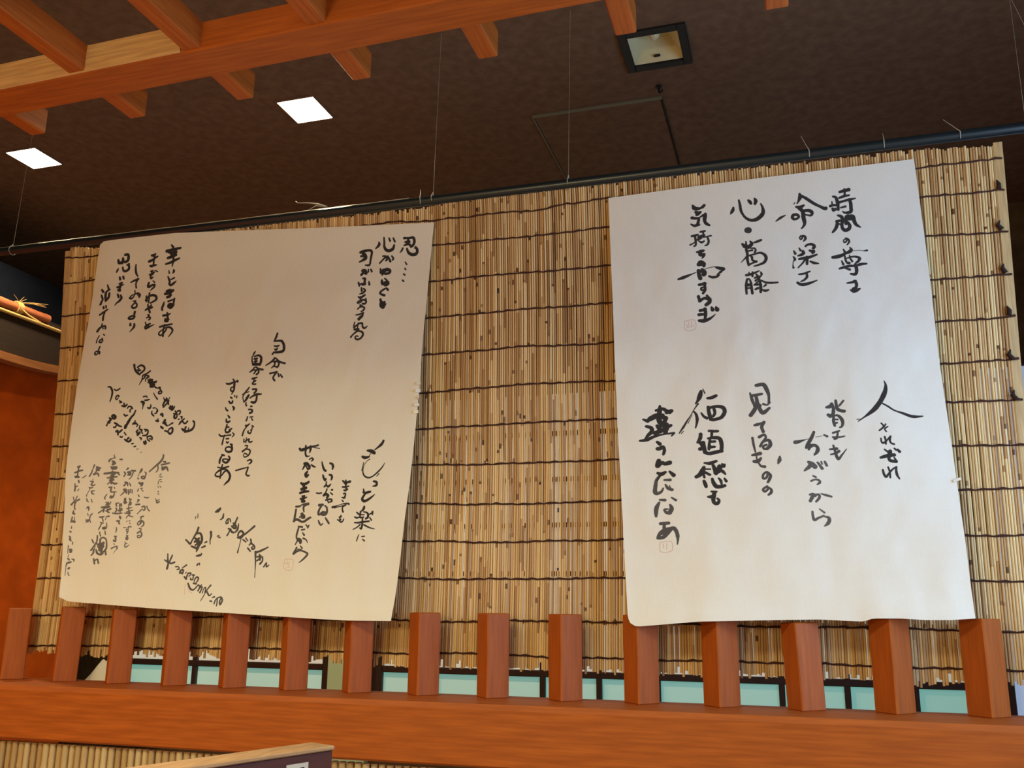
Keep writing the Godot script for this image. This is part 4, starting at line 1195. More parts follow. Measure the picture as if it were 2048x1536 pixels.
	ink(left, "こ", 1.00, "46 69|1084 1184 1095 1197;46 69 69 57|1074 1207 1079 1225 1091 1227 1100 1220")
	ink(left, "と", 1.00, "46 68 57|1083 1241 1080 1262 1074 1278;57|1085 1257 1097 1259;57|1102 1277 1118 1268")
	ink(left, "好", 1.00, "46 58|1206 1005 1198 1018 1192 1025;69 58 58 46|1192 1025 1183 1039 1174 1048 1167 1050;35|1193 1038 1207 1032;46 35 35 35|1175 1052 1172 1066 1177 1084 1184 1098;69 92 69 34|1210 1054 1202 1070 1194 1086 1182 1100;34 57 57|1199 1100 1198 1112 1204 1121;58 58 69 58|1232 1016 1257 1016 1256 1029 1245 1040;46 58 81 69 46|1222 1072 1235 1061 1261 1049 1285 1047 1295 1046;57 69 69 91 57|1266 1056 1266 1074 1264 1090 1253 1100 1233 1097")
	ink(left, "ら", 1.00, "57 57|1234 1125 1241 1125;57 57 68 68|1222 1145 1239 1145 1247 1150 1246 1161 1233 1168")
	ink(left, "に", 1.00, "45 57|1220 1191 1217 1207 1213 1216;45 45|1238 1193 1255 1191;45 45|1249 1202 1257 1213")
	ink(left, "な", 1.00, "68 57 57 45|1214 1248 1226 1246 1238 1237;56 45 34|1224 1248 1214 1264 1205 1278;45 45|1258 1248 1269 1254;45|1260 1259 1259 1275")
	ink(left, "と", 1.00, "45 68 68 57|1074 1277 1081 1290 1093 1292 1110 1283")
	ink(left, "だ", 1.00, "56 56 45 56|1035 1307 1049 1316 1081 1313 1115 1308;45 45 56 56|1075 1309 1070 1322 1065 1345 1062 1368;45 56|1086 1333 1103 1331;44 56 33|1090 1351 1098 1358 1107 1351;34 45 45 23|1126 1294 1139 1303 1135 1312 1126 1321")
	ink(left, "な", 1.00, "66 55|1122 1367 1132 1369;55 77 77 55 55 55|1129 1371 1134 1394 1129 1410 1110 1415 1091 1406 1092 1390 1109 1383 1126 1387;66|1131 1389 1133 1405")
	ink(left, "は", 1.00, "55 66 77 55|1068 1443 1060 1459 1057 1475 1058 1488;66 55|1069 1434 1085 1438;55 66 77 66 55 44 44|1115 1442 1124 1455 1116 1473 1102 1483 1082 1476 1078 1465 1095 1460 1115 1464")
	ink(left, "あ", 1.00, "43 54 54|1048 1513 1079 1517 1122 1507;54 54 54|1079 1497 1073 1530 1073 1553 1071 1580;64 54 43 54 54 43 64 64 54|1108 1532 1094 1543 1079 1564 1057 1571 1039 1567 1036 1556 1051 1540 1077 1526 1099 1523;64 75 75 75 64 21|1107 1525 1126 1542 1138 1564 1132 1592 1114 1610 1100 1625")
	ink(left, "な", 1.00, "56 56 56|1205 1277 1200 1295 1197 1311;45 45 56 56 45|1252 1276 1257 1285 1249 1297 1234 1290 1235 1281")
	ink(left, "れ", 1.00, "45 45 45 56 56 45|1211 1333 1211 1349 1218 1349 1229 1340 1246 1333 1245 1346 1257 1351 1269 1346;33|1228 1324 1226 1356")
	ink(left, "る", 1.00, "44 44 44|1223 1374 1238 1373 1237 1385;44 55 66|1235 1389 1223 1399 1208 1410;44 44 54 54 54 44 33 33|1225 1394 1253 1398 1261 1409 1256 1427 1240 1441 1223 1444 1217 1430 1226 1421;44|1226 1421 1241 1428")
	ink(left, "っ", 1.00, "43 54 65 32|1248 1468 1267 1461 1277 1469 1271 1481 1260 1488")
	ink(left, "て", 1.00, "43 54 43 32|1174 1530 1200 1523 1229 1515 1257 1508;53 53 53 53 53|1257 1508 1254 1526 1249 1541 1248 1552 1261 1561 1270 1558")
	ink(left, "自", 1.00, "81 67 81 67|377 860 386 886 400 905 419 920;54 67 67 67 67|404 876 424 863 448 871 456 889 447 904 432 915;54|414 884 416 902;54|407 894 429 897;54|406 910 428 925")
	ink(left, "分", 1.00, "54 54 54|499 901 479 917 451 930;53 40 40 13|451 933 449 958 441 979 433 994;53 53 67 67|465 938 478 930 493 937 483 948;40 53|473 932 464 948 449 958;40|476 953 475 968")
	ink(left, "業", 1.00, "66 80|496 961 520 960;53 66|495 976 516 965;119 159 132|505 968 521 983 529 998;106 92|518 1001 538 991;79 79|533 975 547 973;53|547 975 551 968;53 53|543 1003 557 1011;66|506 955 513 968")
	ink(left, "る", 1.00, "52 65 52 52 52 52 39|568 1013 579 1008 586 1023 598 1036 594 1046 581 1048 577 1038 590 1031")
	ink(left, "し", 1.00, "26 39 52|543 1044 557 1064 576 1084")
	ink(left, "え", 1.00, "52 52 26|479 1070 500 1067 505 1077;52 65 39|493 1093 504 1093 522 1087;65 104 39 26|471 1103 485 1108 487 1126 486 1151")
	ink(left, "い", 1.00, "52 65 39|519 1140 531 1145 538 1138 538 1122")
	ink(left, "人", 1.00, "40 67 67 67 53 40|219 1006 235 1006 251 1025 257 1045 256 1073 250 1102;40 53 53 53|267 1022 282 1030 295 1025 305 1017")
	ink(left, "の", 1.00, "53 53 53 40 40|307 1069 298 1063 288 1071 288 1086 297 1089 303 1079")
	ink(left, "い", 1.00, "39 53|314 1097 332 1107;53|321 1110 332 1107")
	ink(left, "や", 1.00, "52 65 65 52|338 1130 355 1135 368 1130 372 1122;52 52|349 1115 361 1135")
	ink(left, "り", 1.00, "52 52 52 52|381 1145 388 1135 405 1137 415 1147;52 52|409 1147 400 1160 402 1170;40 66 40|360 1186 372 1196 388 1191")
	ink(left, "で", 1.00, "26 53 39|441 1159 431 1187 414 1208")
	ink(left, "ふ", 1.00, "52 26 39 52|558 1142 574 1142 589 1157 583 1170;52 52 39|586 1154 581 1175 571 1177;39 52 52|552 1163 552 1178 567 1193")
	ink(left, "書", 1.00, "28 42|617 1072 625 1091;56 70 70|618 1124 629 1097 641 1083;56 56 56|623 1135 640 1116 655 1094;28 42|658 1072 651 1091;70 70 56|628 1089 649 1097 655 1116;42|637 1075 634 1089")
	ink(left, "ま", 1.00, "55 97 69|664 1137 677 1145 687 1151;56|669 1126 682 1140;69 69|684 1129 684 1148;55 55|699 1132 692 1148 681 1151")
	ink(left, "あ", 1.00, "56 56 70 70|709 1159 720 1175 725 1191 717 1205 708 1203 706 1186 717 1175;42 56|699 1175 723 1177;56 56 56|724 1161 738 1156 745 1166 738 1180")
	ink(left, "っ", 1.00, "42 56 56|751 1194 760 1196 759 1207;42|736 1213 744 1210")
	ink(left, "て", 1.00, "41 69 55 41|745 1246 758 1227 779 1207;55 55 55|766 1224 780 1237 791 1237 802 1223")
	ink(left, "も", 1.00, "55 82 68 55|769 1273 785 1284 808 1286;68 55|794 1262 788 1284;55 68 82 68 55 68|792 1294 820 1286 842 1272 851 1250 849 1231 842 1223;41|815 1267 812 1289")
	ink(left, "こ", 1.00, "56 84 56|612 1184 620 1179 628 1195")
	ink(left, "に", 1.00, "56 84|585 1224 599 1226;42|598 1212 599 1226")
	ink(left, "て", 1.00, "84 70 56|645 1220 641 1236 664 1255;70 56|635 1237 653 1236;42 55|675 1252 700 1236")
	ink(left, "は", 1.00, "69 69|623 1262 636 1272")
	ink(left, "る", 1.00, "55 55 69 69 69 55 41|652 1288 671 1293 690 1307 704 1296 704 1274 695 1269 681 1277 674 1293")
	ink(left, "や", 1.00, "48 60 72 96 72|439 1161 430 1185 414 1204 397 1233 383 1261;107 107|380 1261 377 1273")
	ink(left, "や", 1.00, "61 97 73 97 61|280 1203 277 1198 288 1193 302 1200 298 1212 281 1212;61 85|260 1210 271 1219 265 1229;61 73|263 1229 254 1238 264 1241;36 60|252 1243 246 1260")
	ink(left, "ら", 1.00, "60 60 60 48|301 1243 317 1250 333 1262 351 1267;48 60 48|315 1255 309 1271 297 1271")
	ink(left, "ね", 1.00, "72 60|318 1299 327 1295 332 1320;60 71 48|356 1288 345 1299 338 1306;47|375 1306 387 1320;47 59 36|348 1332 359 1336 366 1332")
	ink(left, "ら", 1.00, "58 69 69 58|383 1350 397 1359 412 1363 426 1353;59 70 59|409 1338 400 1347;58 69|423 1347 419 1361")
	ink(left, "…", 1.00, "46|433 1377 443 1374;46|450 1395 460 1392;23|469 1411 479 1408;23|499 1431 503 1429")
	ink(left, "難", 1.00, "60 72 48|429 1249 441 1241 459 1250;48 48|442 1227 442 1248;48 36|462 1253 456 1267;47 47|478 1259 475 1278;59 59|457 1297 466 1288;59 83 71|460 1302 471 1311 480 1301;83 83|467 1318 478 1306;59 71|483 1283 493 1287;47|492 1296 500 1308;47 47 59 59 47|512 1282 535 1286 537 1305 526 1319 502 1322;47|519 1293 533 1286;47 58 35|483 1334 494 1340 493 1350")
	ink(left, "想", 1.00, "58 46 46 46|535 1328 539 1346 555 1357;47 58 58 47|540 1328 556 1323 570 1334 569 1348;46|551 1341 561 1343;57 69 57|514 1361 520 1374 529 1370 525 1356")
	ink(left, "も", 1.00, "73 94 63 31|2164 1332 2156 1349 2138 1366 2111 1386;52 94 126 94|2060 1390 2080 1392 2098 1398 2111 1405;63 104 83 42|2030 1427 2048 1433 2064 1431 2079 1427;31 21|2084 1411 2072 1429;31 20 20 31 51 51 51 41 51 51 41 20|2083 1442 2065 1455 2050 1478 2044 1506 2049 1530 2066 1547 2091 1553 2115 1545 2142 1524 2164 1502 2179 1483 2187 1466;31|2044 1463 2037 1511;31|2157 1528 2144 1543")
	ink(left, "っ", 1.00, "60 80 80 20|2126 1575 2144 1579 2150 1593 2144 1602 2122 1606")
	ink(left, "生", 1.00, "51 71 71 51|1916 1575 1933 1586 1952 1583 1969 1581;51 61|1936 1572 1943 1595;61|1933 1591 1966 1576;50 61 50|1918 1613 1941 1613 1960 1608;60|1938 1595 1944 1622;50 70 50|1931 1633 1941 1635 1955 1626;52|1830 1473 1837 1494")
	ink(left, "と", 1.00, "40 60 50|2063 1624 2070 1644 2073 1651;50 40|2080 1644 2111 1637")
	ink(left, "き", 1.00, "60 40 60 50|1933 1655 1945 1654 1944 1668 1936 1684;40 50|1923 1679 1944 1681")
	ink(left, "っ", 1.00, "40 50|1926 1697 1934 1704")
	ink(left, "て", 1.00, "70 40 20 50 60|1863 1741 1895 1731 1933 1719 1967 1716 1975 1719;40 30 50|1876 1745 1915 1735 1954 1726;50 50 50 60|1954 1726 1935 1737 1935 1755 1941 1768")
	ink(left, "も", 1.00, "40 49 40|1931 1790 1923 1804 1929 1815;39 49|1915 1820 1932 1817;30 49 49 39|1907 1817 1923 1824 1936 1832 1948 1823 1951 1812;40|1918 1802 1935 1799")
	ink(left, "と", 1.00, "70 80 70|2065 1643 2078 1648 2112 1641;60 79 89 89 79 60 20|2081 1652 2068 1670 2063 1688 2079 1699 2103 1690 2126 1674 2146 1657")
	ink(left, "楽", 1.00, "59 89 79 49|2083 1732 2080 1748 2069 1759;59 69 59|2062 1763 2061 1781 2061 1798;39 49 59 78 78 59|2082 1765 2105 1770 2116 1783 2114 1800 2102 1807;39|2069 1783 2089 1783;49|2066 1801 2086 1798;39 59|2035 1768 2049 1779;39 59 39|2024 1797 2040 1803 2054 1799;29 69|2119 1781 2145 1772;69 39|2144 1765 2146 1783;39 49|2129 1800 2143 1816;39 59 68 59 49|2028 1832 2053 1832 2089 1827 2129 1822;49 59 68 68 49|2079 1800 2082 1829 2082 1851 2080 1868 2069 1864;49 39 29|2067 1844 2049 1860 2023 1874;49 49 39 19|2094 1844 2118 1855 2144 1864 2172 1870")
	ink(left, "に", 1.00, "29 39 39|2067 1905 2061 1923 2056 1943;29 39|2088 1916 2108 1914;29 48|2095 1931 2111 1942")
	ink(left, "せ", 1.00, "76 101 89 63 63 51|1599 1386 1609 1394 1632 1388 1660 1377 1694 1369 1723 1361;63 63 63 63 25|1638 1367 1641 1393 1641 1414 1652 1432 1672 1429;63 76 38|1671 1369 1673 1387 1670 1408;25|1695 1377 1734 1381")
	ink(left, "っ", 1.00, "38 50 63 38|1672 1450 1688 1442 1698 1450 1688 1460")
	ink(left, "か", 1.00, "87 87 87|1642 1477 1660 1476 1677 1494;75 62 37|1654 1479 1641 1495 1632 1513;75 75 62|1679 1491 1678 1504 1667 1510;50|1656 1492 1663 1505;50 62 37|1690 1483 1703 1491 1718 1496")
	ink(left, "く", 1.00, "62 98 98 62|1666 1525 1656 1541 1663 1553 1674 1545")
	ink(left, "生", 1.00, "73 97 73|1630 1596 1646 1604 1671 1595 1682 1587;85 97|1645 1601 1657 1630;97 97|1637 1634 1666 1625;60 60|1658 1633 1656 1646;72 84 84 48|1628 1658 1657 1649 1689 1646")
	ink(left, "き", 1.00, "72 60|1648 1679 1662 1676;60 72 36|1635 1695 1655 1692 1678 1683;60 60|1657 1681 1657 1702;72 72|1649 1713 1666 1710")
	ink(left, "い", 1.00, "37 62 74 74|1761 1464 1770 1490 1781 1510 1791 1517;62 74 74 49|1817 1471 1832 1476 1840 1491 1836 1506")
	ink(left, "い", 1.00, "48 73 73 60|1776 1543 1784 1561 1794 1574 1799 1566;49 73 73 49|1819 1540 1834 1544 1839 1557 1835 1570")
	ink(left, "ん", 1.00, "48 48 60 60 72 36|1804 1584 1803 1600 1793 1614 1804 1605 1819 1613 1835 1597")
	ink(left, "じ", 1.00, "48 48 72 84 84 72|1812 1629 1806 1650 1794 1669 1807 1661 1825 1669 1818 1682;36 48 48|1742 1655 1760 1657 1777 1654;60 60|1845 1633 1850 1633;36 48|1838 1650 1854 1662")
	ink(left, "や", 1.00, "48 59 59 48|1811 1698 1834 1692 1851 1694 1853 1705 1841 1708;36 47|1819 1693 1833 1713")
	ink(left, "き", 0.85, "94 94|1648 1705 1662 1708")
	ink(left, "て", 0.85, "67 67 40 67 93|1610 1745 1636 1741 1657 1729 1693 1725;80 80 66 66 40|1684 1728 1665 1740 1664 1758 1669 1775")
	ink(left, "生", 0.85, "66 66 80 66|1612 1762 1609 1798 1606 1830;66 79 79 66 79 79 66|1603 1836 1622 1824 1642 1829 1660 1837 1679 1834 1700 1819 1719 1809")
	ink(left, "る", 0.85, "40 66 53 53|1648 1788 1660 1785 1658 1796 1643 1809;66 79 79 79|1655 1796 1672 1799 1673 1811 1660 1811")
	ink(left, "ん", 0.85, "39 52|1691 1854 1699 1862;52 65|1712 1859 1706 1871")
	ink(left, "だ", 0.85, "53 66|1640 1867 1667 1869;52 65 65 52|1644 1870 1637 1899 1633 1923 1635 1940;52|1665 1887 1685 1883;39 65|1674 1904 1686 1918")
	ink(left, "か", 0.85, "104 130 91|1646 1946 1663 1954 1665 1965;52 39|1641 1957 1630 1978;52 52 39 26|1681 1938 1702 1946 1714 1963")
	ink(left, "ら", 0.85, "39 52|1667 1985 1681 1999;52 65 91 65|1641 1995 1634 2016 1622 2034;64 64 52 52 64 64 52 26|1622 2037 1650 2018 1676 2014 1704 2022 1721 2033 1704 2056 1683 2075 1668 2087;39 39|1649 2006 1676 2008")
	ink(left, "な", 0.85, "93 79|1772 1731 1795 1728;66 66 79 66 53|1786 1737 1775 1758 1771 1778 1776 1790 1791 1778;53 53|1811 1733 1826 1744;66 66 79 79 53|1826 1750 1829 1773 1818 1788 1792 1786 1800 1774 1826 1774")
	ink(left, "い", 0.85, "39 65 52 39|1776 1825 1785 1842 1796 1853 1808 1844;52 65 65|1823 1809 1835 1823 1849 1840")
	ink(left, "印", -1.0, "13 13 13 13|1567 2071 1563 2125 1620 2137 1623 2074 1567 2071;13 13|1584 2079 1584 2106;13 13|1566 2098 1596 2099;13 13|1598 2084 1597 2111;13 13|1585 2120 1608 2119")
	ink(left, "こ", 0.85, "43 114 71|1056 1797 1076 1787 1088 1774;42 70 28|1115 1807 1111 1832 1095 1845")
	ink(left, "の", 0.85, "42 42 42 42 42 42|1151 1861 1138 1868 1137 1853 1148 1837 1162 1839 1167 1855;42|1149 1843 1151 1864")
	ink(left, "世", 0.85, "56 56 70 70|1212 1828 1204 1850 1195 1869 1184 1888;42 56|1185 1863 1201 1863;56 70 70 70 56|1192 1872 1191 1890 1205 1893 1206 1878 1192 1872;56 56|1177 1882 1191 1890;42 70|1155 1898 1172 1903;56 42 56|1168 1900 1163 1919 1152 1941;56 70 56|1169 1904 1183 1918 1197 1921;56 70 56 28|1207 1917 1219 1902 1223 1880 1225 1865")
	ink(left, "で", 0.85, "55 55 69 69 55|1226 1938 1231 1919 1246 1910 1261 1921 1259 1936;55 97 83|1224 1950 1244 1949 1259 1936;69 55 69|1259 1936 1287 1917 1333 1876;28 28 28 55|1250 1946 1246 1977 1239 2014 1232 2045;41 55|1261 1961 1283 1975;41 41|1280 1951 1296 1968")
	ink(left, "は", 0.85, "41 55|1308 1995 1317 1983;55 55 55 55 55 41|1315 1958 1323 1983 1341 1997 1346 2012 1333 2019 1326 2010 1338 2000;55 55|1300 2014 1318 2032")
	ink(left, "金", 0.85, "68 68 41|1358 2039 1395 2025 1441 2002;81 54 41 27 27|1355 2036 1357 2067 1361 2103 1363 2153 1364 2196;54 54|1368 2066 1395 2059;54 68|1384 2050 1390 2083;54 54|1370 2090 1396 2068;54 54 68|1406 2064 1408 2089 1393 2108")
	ink(left, "ん", 0.85, "54 40 54 40|1422 2125 1437 2100 1440 2124 1456 2114")
	ink(left, "意", 0.85, "29|920 1845 922 1830;29|937 1838 935 1814")
	ink(left, "魚", 0.85, "71 71 57 42|946 1900 939 1925 924 1953 900 1997;57 57 71 57|864 1980 879 1992 894 2004 903 1994;56 71 85 85 71|940 1937 964 1936 977 1960 976 1988 960 2011;71 85 85|929 1968 951 1980 969 1998;84 84|941 1986 960 2011;71 71|927 1990 957 1967;84 98 70 42|957 2011 951 2030 943 2052;56 84|905 2019 941 2030;56|933 2012 952 1998;42 56|1000 1993 1013 1986;42 70|979 2025 1002 2015;42 84 42|945 2080 976 2072 982 2062;55|963 2129 957 2139;42|973 2125 974 2135")
	ink(left, "だ", 0.85, "84 70 42 28|1038 1924 1041 1948 1036 1976 1038 2001")
	ink(left, "、", 0.85, "42|1085 1949 1095 1943;56|1096 1955 1103 1955")
	ink(left, "そ", 0.82, "47 47 59 71 59 71 71|746 2077 748 2103 749 2119 753 2140 747 2172;47 59 47|778 2083 768 2108 759 2132;35 59 59 59|725 2115 743 2125 771 2136 796 2127")
	ink(left, "っ", 0.82, "46 35 46 46|807 2156 825 2155 832 2168 818 2173")
	ink(left, "か", 0.82, "46 58 58|837 2196 841 2180 858 2171;58 58 58|845 2190 857 2197 864 2176;35 58|854 2161 881 2142")
	ink(left, "ら", 0.82, "35|880 2194 886 2188;46 35 58 58|908 2211 919 2200 918 2192 901 2193;46 57 57 57|898 2195 891 2217 889 2230 874 2217")
	ink(left, "う", 0.82, "46 57 34|930 2202 948 2203;46 46 46 46|939 2204 936 2230 921 2231 921 2223")
	ink(left, "の", 0.82, "46 46 57 57 46 46|948 2237 958 2218 972 2215 976 2228 964 2249;34|948 2239 949 2250;46 57|944 2255 964 2257")
	ink(left, "し", 0.82, "57 68 68 57 45 45 45|906 2257 917 2277 930 2292 948 2296 964 2282 972 2272 982 2261")
	ink(left, "世", 0.82, "45 45 57|980 2264 992 2273 983 2299;45 45|990 2278 1003 2262;45 45 57|998 2275 1010 2277 998 2309;34|993 2283 1009 2272")
	ink(left, "外", 0.82, "34 34 45 45 34|1016 2313 1022 2287 1033 2276 1037 2289 1033 2307;56 45 34|1069 2261 1056 2277 1043 2299;56 56 56 45 34|1043 2296 1056 2313 1066 2325 1077 2320 1082 2312;34 34 34 22|1043 2296 1036 2314 1024 2338 1012 2361")
	ink(left, "い", 0.82, "34 56|1090 2337 1104 2331;45 56|1078 2358 1089 2360")
	ink(left, "の", 0.82, "45 45 33|1108 2374 1114 2351 1124 2337;44 44|1124 2337 1127 2363 1126 2385;44 55 55 55 55 44|1124 2337 1147 2331 1159 2346 1156 2366 1148 2376 1143 2357 1148 2341")
	ink(left, "印", -1.0, "11 11|886 2261 890 2327;11 11|910 2265 913 2298 944 2317")
	ink(left, "伝", 0.68, "56 78 67 56 45|662 1444 659 1465 644 1488 617 1512 572 1553;45 45 45 22|627 1510 631 1528 628 1544 617 1556;56 67|667 1488 679 1488;56 56 45|653 1507 681 1501 708 1494;67 78 67|660 1522 664 1536 679 1529;67 67 67 44|673 1524 690 1522 697 1533 703 1544")
	ink(left, "え", 0.68, "22|652 1561 655 1566;22 33|643 1573 655 1570;33 33|646 1584 664 1584")
	ink(left, "た", 0.68, "22 33|646 1603 661 1600;22 33 22|648 1603 642 1619 641 1633;22 33|655 1616 665 1614")
	ink(left, "い", 0.68, "22 33|640 1645 645 1652;22 33|654 1642 663 1651")
	ink(left, "こ", 0.68, "33|645 1678 650 1682;32 32|646 1692 652 1698")
	ink(left, "と", 0.68, "32 32 32|632 1727 640 1741 659 1731;43 54 43|640 1738 643 1752 661 1745")
	ink(left, "な", 0.68, "78 78 45|517 1541 513 1550 506 1560;22 22 11|502 1567 496 1583 495 1597;44|495 1599 501 1601;33 45|541 1556 551 1563;44 44 55 55 44 44|551 1563 546 1583 542 1597 527 1598 519 1589 529 1584 546 1588")
	ink(left, "の", 0.68, "66 77 77 55 33|508 1627 521 1633 530 1628 529 1640 520 1650;66|513 1631 526 1640")
	ink(left, "に", 0.68, "33 44|506 1667 502 1681;33 33|518 1664 533 1661;22 33 33|526 1666 532 1675 539 1680")
	ink(left, "言", 0.68, "44 44|509 1707 515 1716;33 43 33|550 1719 568 1723 582 1720;43 43 43|507 1739 517 1739 506 1753;54 54|497 1770 522 1767")
	ink(left, "何", 0.68, "45 56|413 1544 422 1539 422 1535;45 56 45|399 1561 408 1572 400 1589;56 67 67 56|422 1562 439 1560 441 1576 426 1579;45|430 1569 433 1571;56 56|448 1550 473 1551;45 45 33 33|461 1554 456 1577 448 1594 436 1606")
	ink(left, "か", 0.68, "55 55 44|411 1628 426 1630 430 1648;44 55|421 1632 405 1649;33 44 44|441 1631 450 1648")
	ink(left, "が", 0.68, "66 77 66|405 1676 420 1677 424 1696;55 44 22|415 1682 402 1699 383 1716;44 44 44|437 1677 440 1705;44 44|449 1695 450 1674;33 44|462 1673 464 1694")
	ink(left, "違", 0.68, "55 76 55|415 1736 419 1755 427 1759;44|422 1731 424 1752;33 44 44|407 1760 432 1759;44 44 44|449 1732 455 1742 462 1737;43|457 1763 464 1762")
	ink(left, "言", 0.66, "65 54|452 1762 462 1759;54 65|446 1774 460 1771;44 44 44|456 1745 454 1752")
	ink(left, "葉", 0.66, "43 43 22|435 1800 455 1794 472 1789;43 43|446 1785 453 1836;54 43 32|437 1821 456 1813 476 1807;76 76|449 1818 457 1827;32 43 32|420 1828 435 1830 448 1830;43 32|449 1841 435 1858;43 43 32|454 1841 464 1847 482 1849")
	ink(left, "に", 0.66, "21 32|444 1874 442 1883;32|457 1878 464 1875;21 32|460 1889 468 1895")
	ink(left, "す", 0.66, "21 32|420 1921 435 1922;21 11 43 32|438 1922 467 1914 477 1916;32 32 32 43 43 32|457 1912 456 1928 455 1947 448 1961;32 32 32 32|453 1931 444 1931 445 1945 455 1947")
	ink(left, "る", 0.66, "43 43|447 1972 457 1972;43 43 43 54 54 43|452 1977 445 1987 446 1996 453 1998 458 1991 455 1979;32|446 1991 458 1988")
	ink(left, "と", 0.66, "32 32|440 2015 443 2027;32 43|443 2027 453 2024;43 43 43 32 11|441 2032 442 2046 449 2048 461 2040 473 2030")
	ink(left, "違", 0.66, "55 44 33|355 1771 365 1766 377 1765;55 55 55|357 1771 361 1785;44 54 54 44|357 1799 363 1805 359 1820 354 1824;43 54 54 43|335 1832 358 1834 383 1832 402 1829;55 55 55 44|383 1774 393 1771 396 1785;54 54|383 1779 385 1795;43 54 54|374 1817 388 1807 400 1801;65 54|385 1804 389 1821;43|376 1812 401 1811;33 44|415 1768 425 1765")
	ink(left, "っ", 0.66, "54 86 65|387 1851 392 1858 395 1864")
	ink(left, "て", 0.66, "54 65 54 54|369 1882 387 1881 385 1893 391 1899")
	ink(left, "し", 0.66, "32 43 43 32|370 1923 374 1937 370 1955")
	ink(left, "ま", 0.66, "54 54 43|364 1982 377 1981;43 54|368 1998 373 1991;54 54 54|372 1986 374 2007;65 65|359 2010 372 2014;54|373 1993 374 2007")
	ink(left, "う", 0.66, "32 32|362 2029 368 2036;54 43 43 54 54|347 2063 364 2053 384 2047 387 2051 387 2063;21 21 11|385 2065 373 2080 362 2095")
	ink(left, "が", 0.66, "32 32 43 32|510 1829 526 1812 544 1795;43 54 54 54 43|538 1784 553 1778 561 1790 559 1801 550 1804;43 43|572 1778 581 1796 594 1807")
	ink(left, "あ", 0.66, "43 54|534 1849 555 1843;43 43 43 53|541 1848 538 1869 537 1892;43 43 43 43 53 53 32|550 1871 540 1890 526 1900 518 1893 526 1879 545 1871 561 1884 560 1900 546 1912")
	ink(left, "る", 0.66, "32 42 42 53 53|530 1922 545 1924 546 1933 537 1942 523 1952;43 53 64 53 43 43 43|541 1940 552 1951 553 1967 542 1979 527 1980 526 1968 539 1967")
	ink(left, "伝", 0.66, "50 50 38|189 1520 185 1533 181 1543;37 50 50|179 1551 173 1572 161 1595;50 62|204 1533 230 1540;50 62 50|203 1550 223 1553 205 1538;50 50|209 1555 198 1574;74 62|190 1581 203 1576;50 62 50|203 1576 217 1576 224 1591")
	ink(left, "え", 0.66, "25|185 1612 188 1617;37 49 49 49 37|170 1628 189 1628 182 1641 177 1651 191 1656 202 1648")
	ink(left, "た", 0.66, "37 49 37|165 1670 176 1672 189 1669;37 24 24 37|173 1672 164 1694 154 1715 150 1728;37 37|180 1693 202 1690;49 49 24|186 1698 187 1708 204 1713")
	ink(left, "い", 0.66, "36 48 36|153 1743 157 1759 166 1764;36 36|184 1747 191 1765")
	ink(left, "言", 0.66, "25 50|319 1451 326 1472;25 38 63 63|321 1472 300 1480 290 1488 288 1495;37 62|360 1481 376 1481;75 87 87|313 1495 324 1502 317 1513;75|314 1513 330 1507;37 62|302 1528 312 1541;62 74 74|314 1533 341 1533 339 1540;74|317 1543 336 1540")
	ink(left, "葉", 0.66, "62 74 74 49|261 1575 290 1572 325 1568 361 1567;49 49|358 1573 367 1580;74 61|317 1561 316 1584;74 74|331 1566 322 1589;74|337 1573 318 1579;49 61 49|285 1602 312 1599 352 1593;85 98 73|311 1589 314 1614 316 1637;61 61|303 1617 330 1614;49 36|307 1627 289 1643;49 73 36|323 1632 338 1639 356 1636;73|331 1594 321 1604")
	ink(left, "で", 0.66, "48 48|301 1664 320 1663;60 60 48 48 24|318 1663 314 1682 317 1694 336 1694 355 1693;36|337 1663 340 1671")
	ink(left, "は", 0.66, "36 36 48 36|289 1711 279 1726 274 1737 280 1742;36 48 60 72 72|340 1699 338 1714 331 1727 315 1731 317 1723;60|320 1723 333 1725")
	ink(left, "表", 0.66, "36 48|285 1762 293 1770;60 60|301 1764 301 1793;48 60|286 1780 313 1772;48 60 48|266 1799 290 1798 314 1792;36|317 1759 320 1764")
	ink(left, "の", 0.70, "28 56 56 28|154 1808 166 1798 170 1810 168 1822")
	ink(left, "は", 0.70, "28 42|163 1840 167 1852;42 42 42|195 1842 183 1855 179 1879;42 56 56 42 28|153 1885 169 1885 179 1884 187 1899;42 42|154 1897 170 1894")
	ink(left, "れ", 0.70, "56 56 56|256 1798 278 1794 310 1790;56 56|275 1798 271 1825;42 42|267 1813 237 1835;56 70|321 1805 299 1812;42 56|287 1818 310 1829")
	ink(left, "せ", 0.70, "42 56 42|245 1861 258 1861 277 1857;41 41|264 1860 273 1887;28 28|293 1856 288 1877;42 55|296 1856 312 1853")
	ink(left, "な", 0.70, "41 41 41 41|254 1896 274 1899;41 41|262 1905 245 1941;27 41 41 55 55 41|296 1895 301 1912 299 1930 283 1936 273 1931 292 1924")
	ink(left, "い", 0.70, "42 42 42|253 1958 257 1973 261 1985;42 42|291 1951 296 1971")
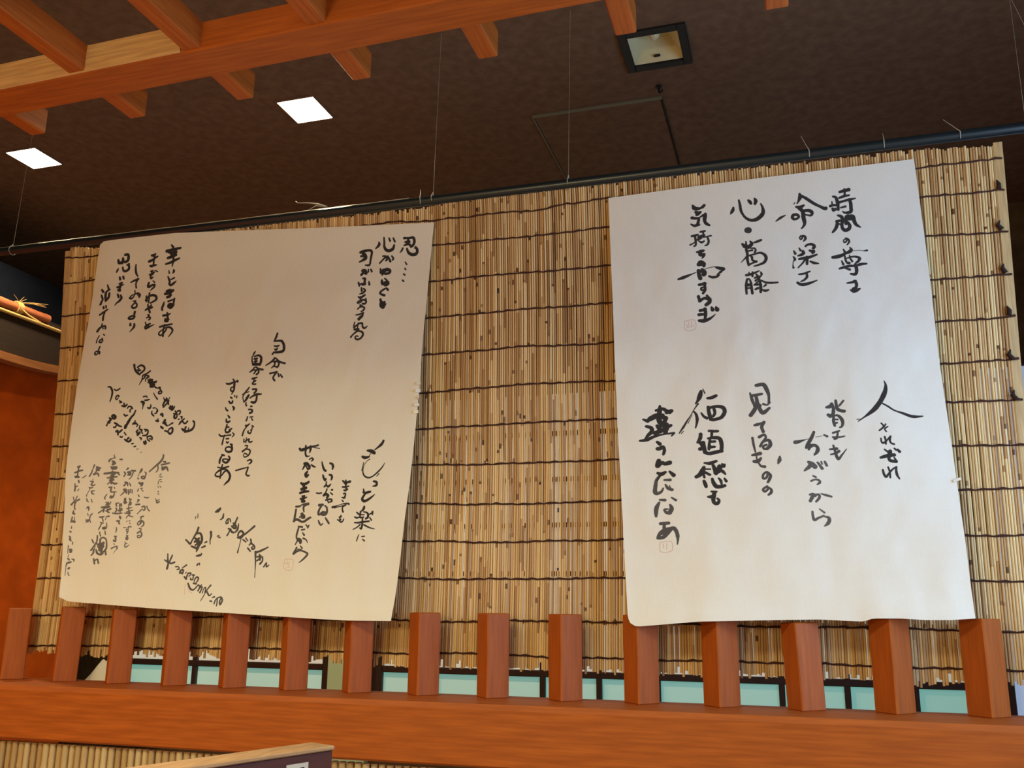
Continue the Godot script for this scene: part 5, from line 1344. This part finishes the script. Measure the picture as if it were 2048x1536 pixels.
	ink(left, "想", 0.70, "42 56 42|201 2009 208 2024 215 2033;55 55 55 55|238 1983 237 2014 226 2039 196 2083;55 55 55|229 2035 248 2040 268 2045;28 41|226 2048 221 2075;41 55 55 55 69 69 55|260 2028 259 2007 278 1993 301 2002 309 2031 308 2065 290 2087 271 2091;55 55|262 2006 261 2037;96 110 96|261 2031 271 2042 286 2029;124 137 124|252 2052 269 2061 281 2051;110 110 96|260 2076 273 2072 278 2057;82|272 2063 274 2087;55|273 2081 275 2108;69 69 55 41|215 2078 216 2097 201 2116;55 82 68 68 55|234 2077 245 2098 262 2106 281 2102 288 2099;55 68|302 2074 310 2104")
	ink(left, "い", 0.70, "68 68|222 2139 230 2168;55 41|229 2150 242 2140;68 68|251 2140 259 2163")
	ink(left, "も", 0.70, "63 63|78 1534 91 1529;50 50 50 50|86 1534 81 1559 80 1585 79 1601;50 63 50|60 1572 84 1562 111 1556;62 87 62|65 1598 79 1598 90 1601;37 50|67 1595 68 1603")
	ink(left, "っ", 0.70, "49 62|89 1622 93 1635")
	ink(left, "と", 0.70, "37 49 62|66 1645 68 1674 67 1692;37 49|68 1668 81 1661;25 37|86 1693 94 1682")
	ink(left, "、", 0.70, "25 37 25|113 1607 126 1600 139 1589")
	ink(left, "そ", 0.70, "37 37 37|59 1735 63 1753;37 37 49 61|86 1729 79 1747 64 1765 46 1787;61 49 49|102 1750 86 1758 70 1773;49 49 49|73 1773 69 1797 73 1815")
	ink(left, "ん", 0.70, "36 60 60|63 1825 61 1839 59 1844;60|61 1841 70 1846")
	ink(left, "な", 0.68, "39 52 39|55 1866 53 1881 46 1905;26 39|69 1864 71 1890;78 78|60 1896 72 1898")
	ink(left, "こ", 0.68, "39 39|54 1931 54 1942;66|47 1966 50 1965")
	ink(left, "と", 0.68, "52 66 52|43 1999 49 2006 44 2022;65 65|47 2021 53 2025")
	ink(left, "じ", 0.68, "39 39|66 2034 66 2048;39 39|38 2064 38 2076;26 26|36 2082 35 2117")
	ink(left, "ゃ", 0.68, "52 65 65 65|45 2091 60 2086 57 2101 49 2104;52|51 2084 55 2105")
	ink(left, "な", 0.68, "26 26|41 2124 39 2142;64 64|39 2153 46 2157;38 51 38|66 2148 81 2150 79 2161")
	ink(left, "い", 0.68, "51 64 51|61 2168 44 2177 32 2187;51 38|32 2187 27 2206;26 26 26|28 2209 26 2241 25 2270;51 64|43 2220 51 2209;25 38 51|44 2239 45 2251 51 2259")
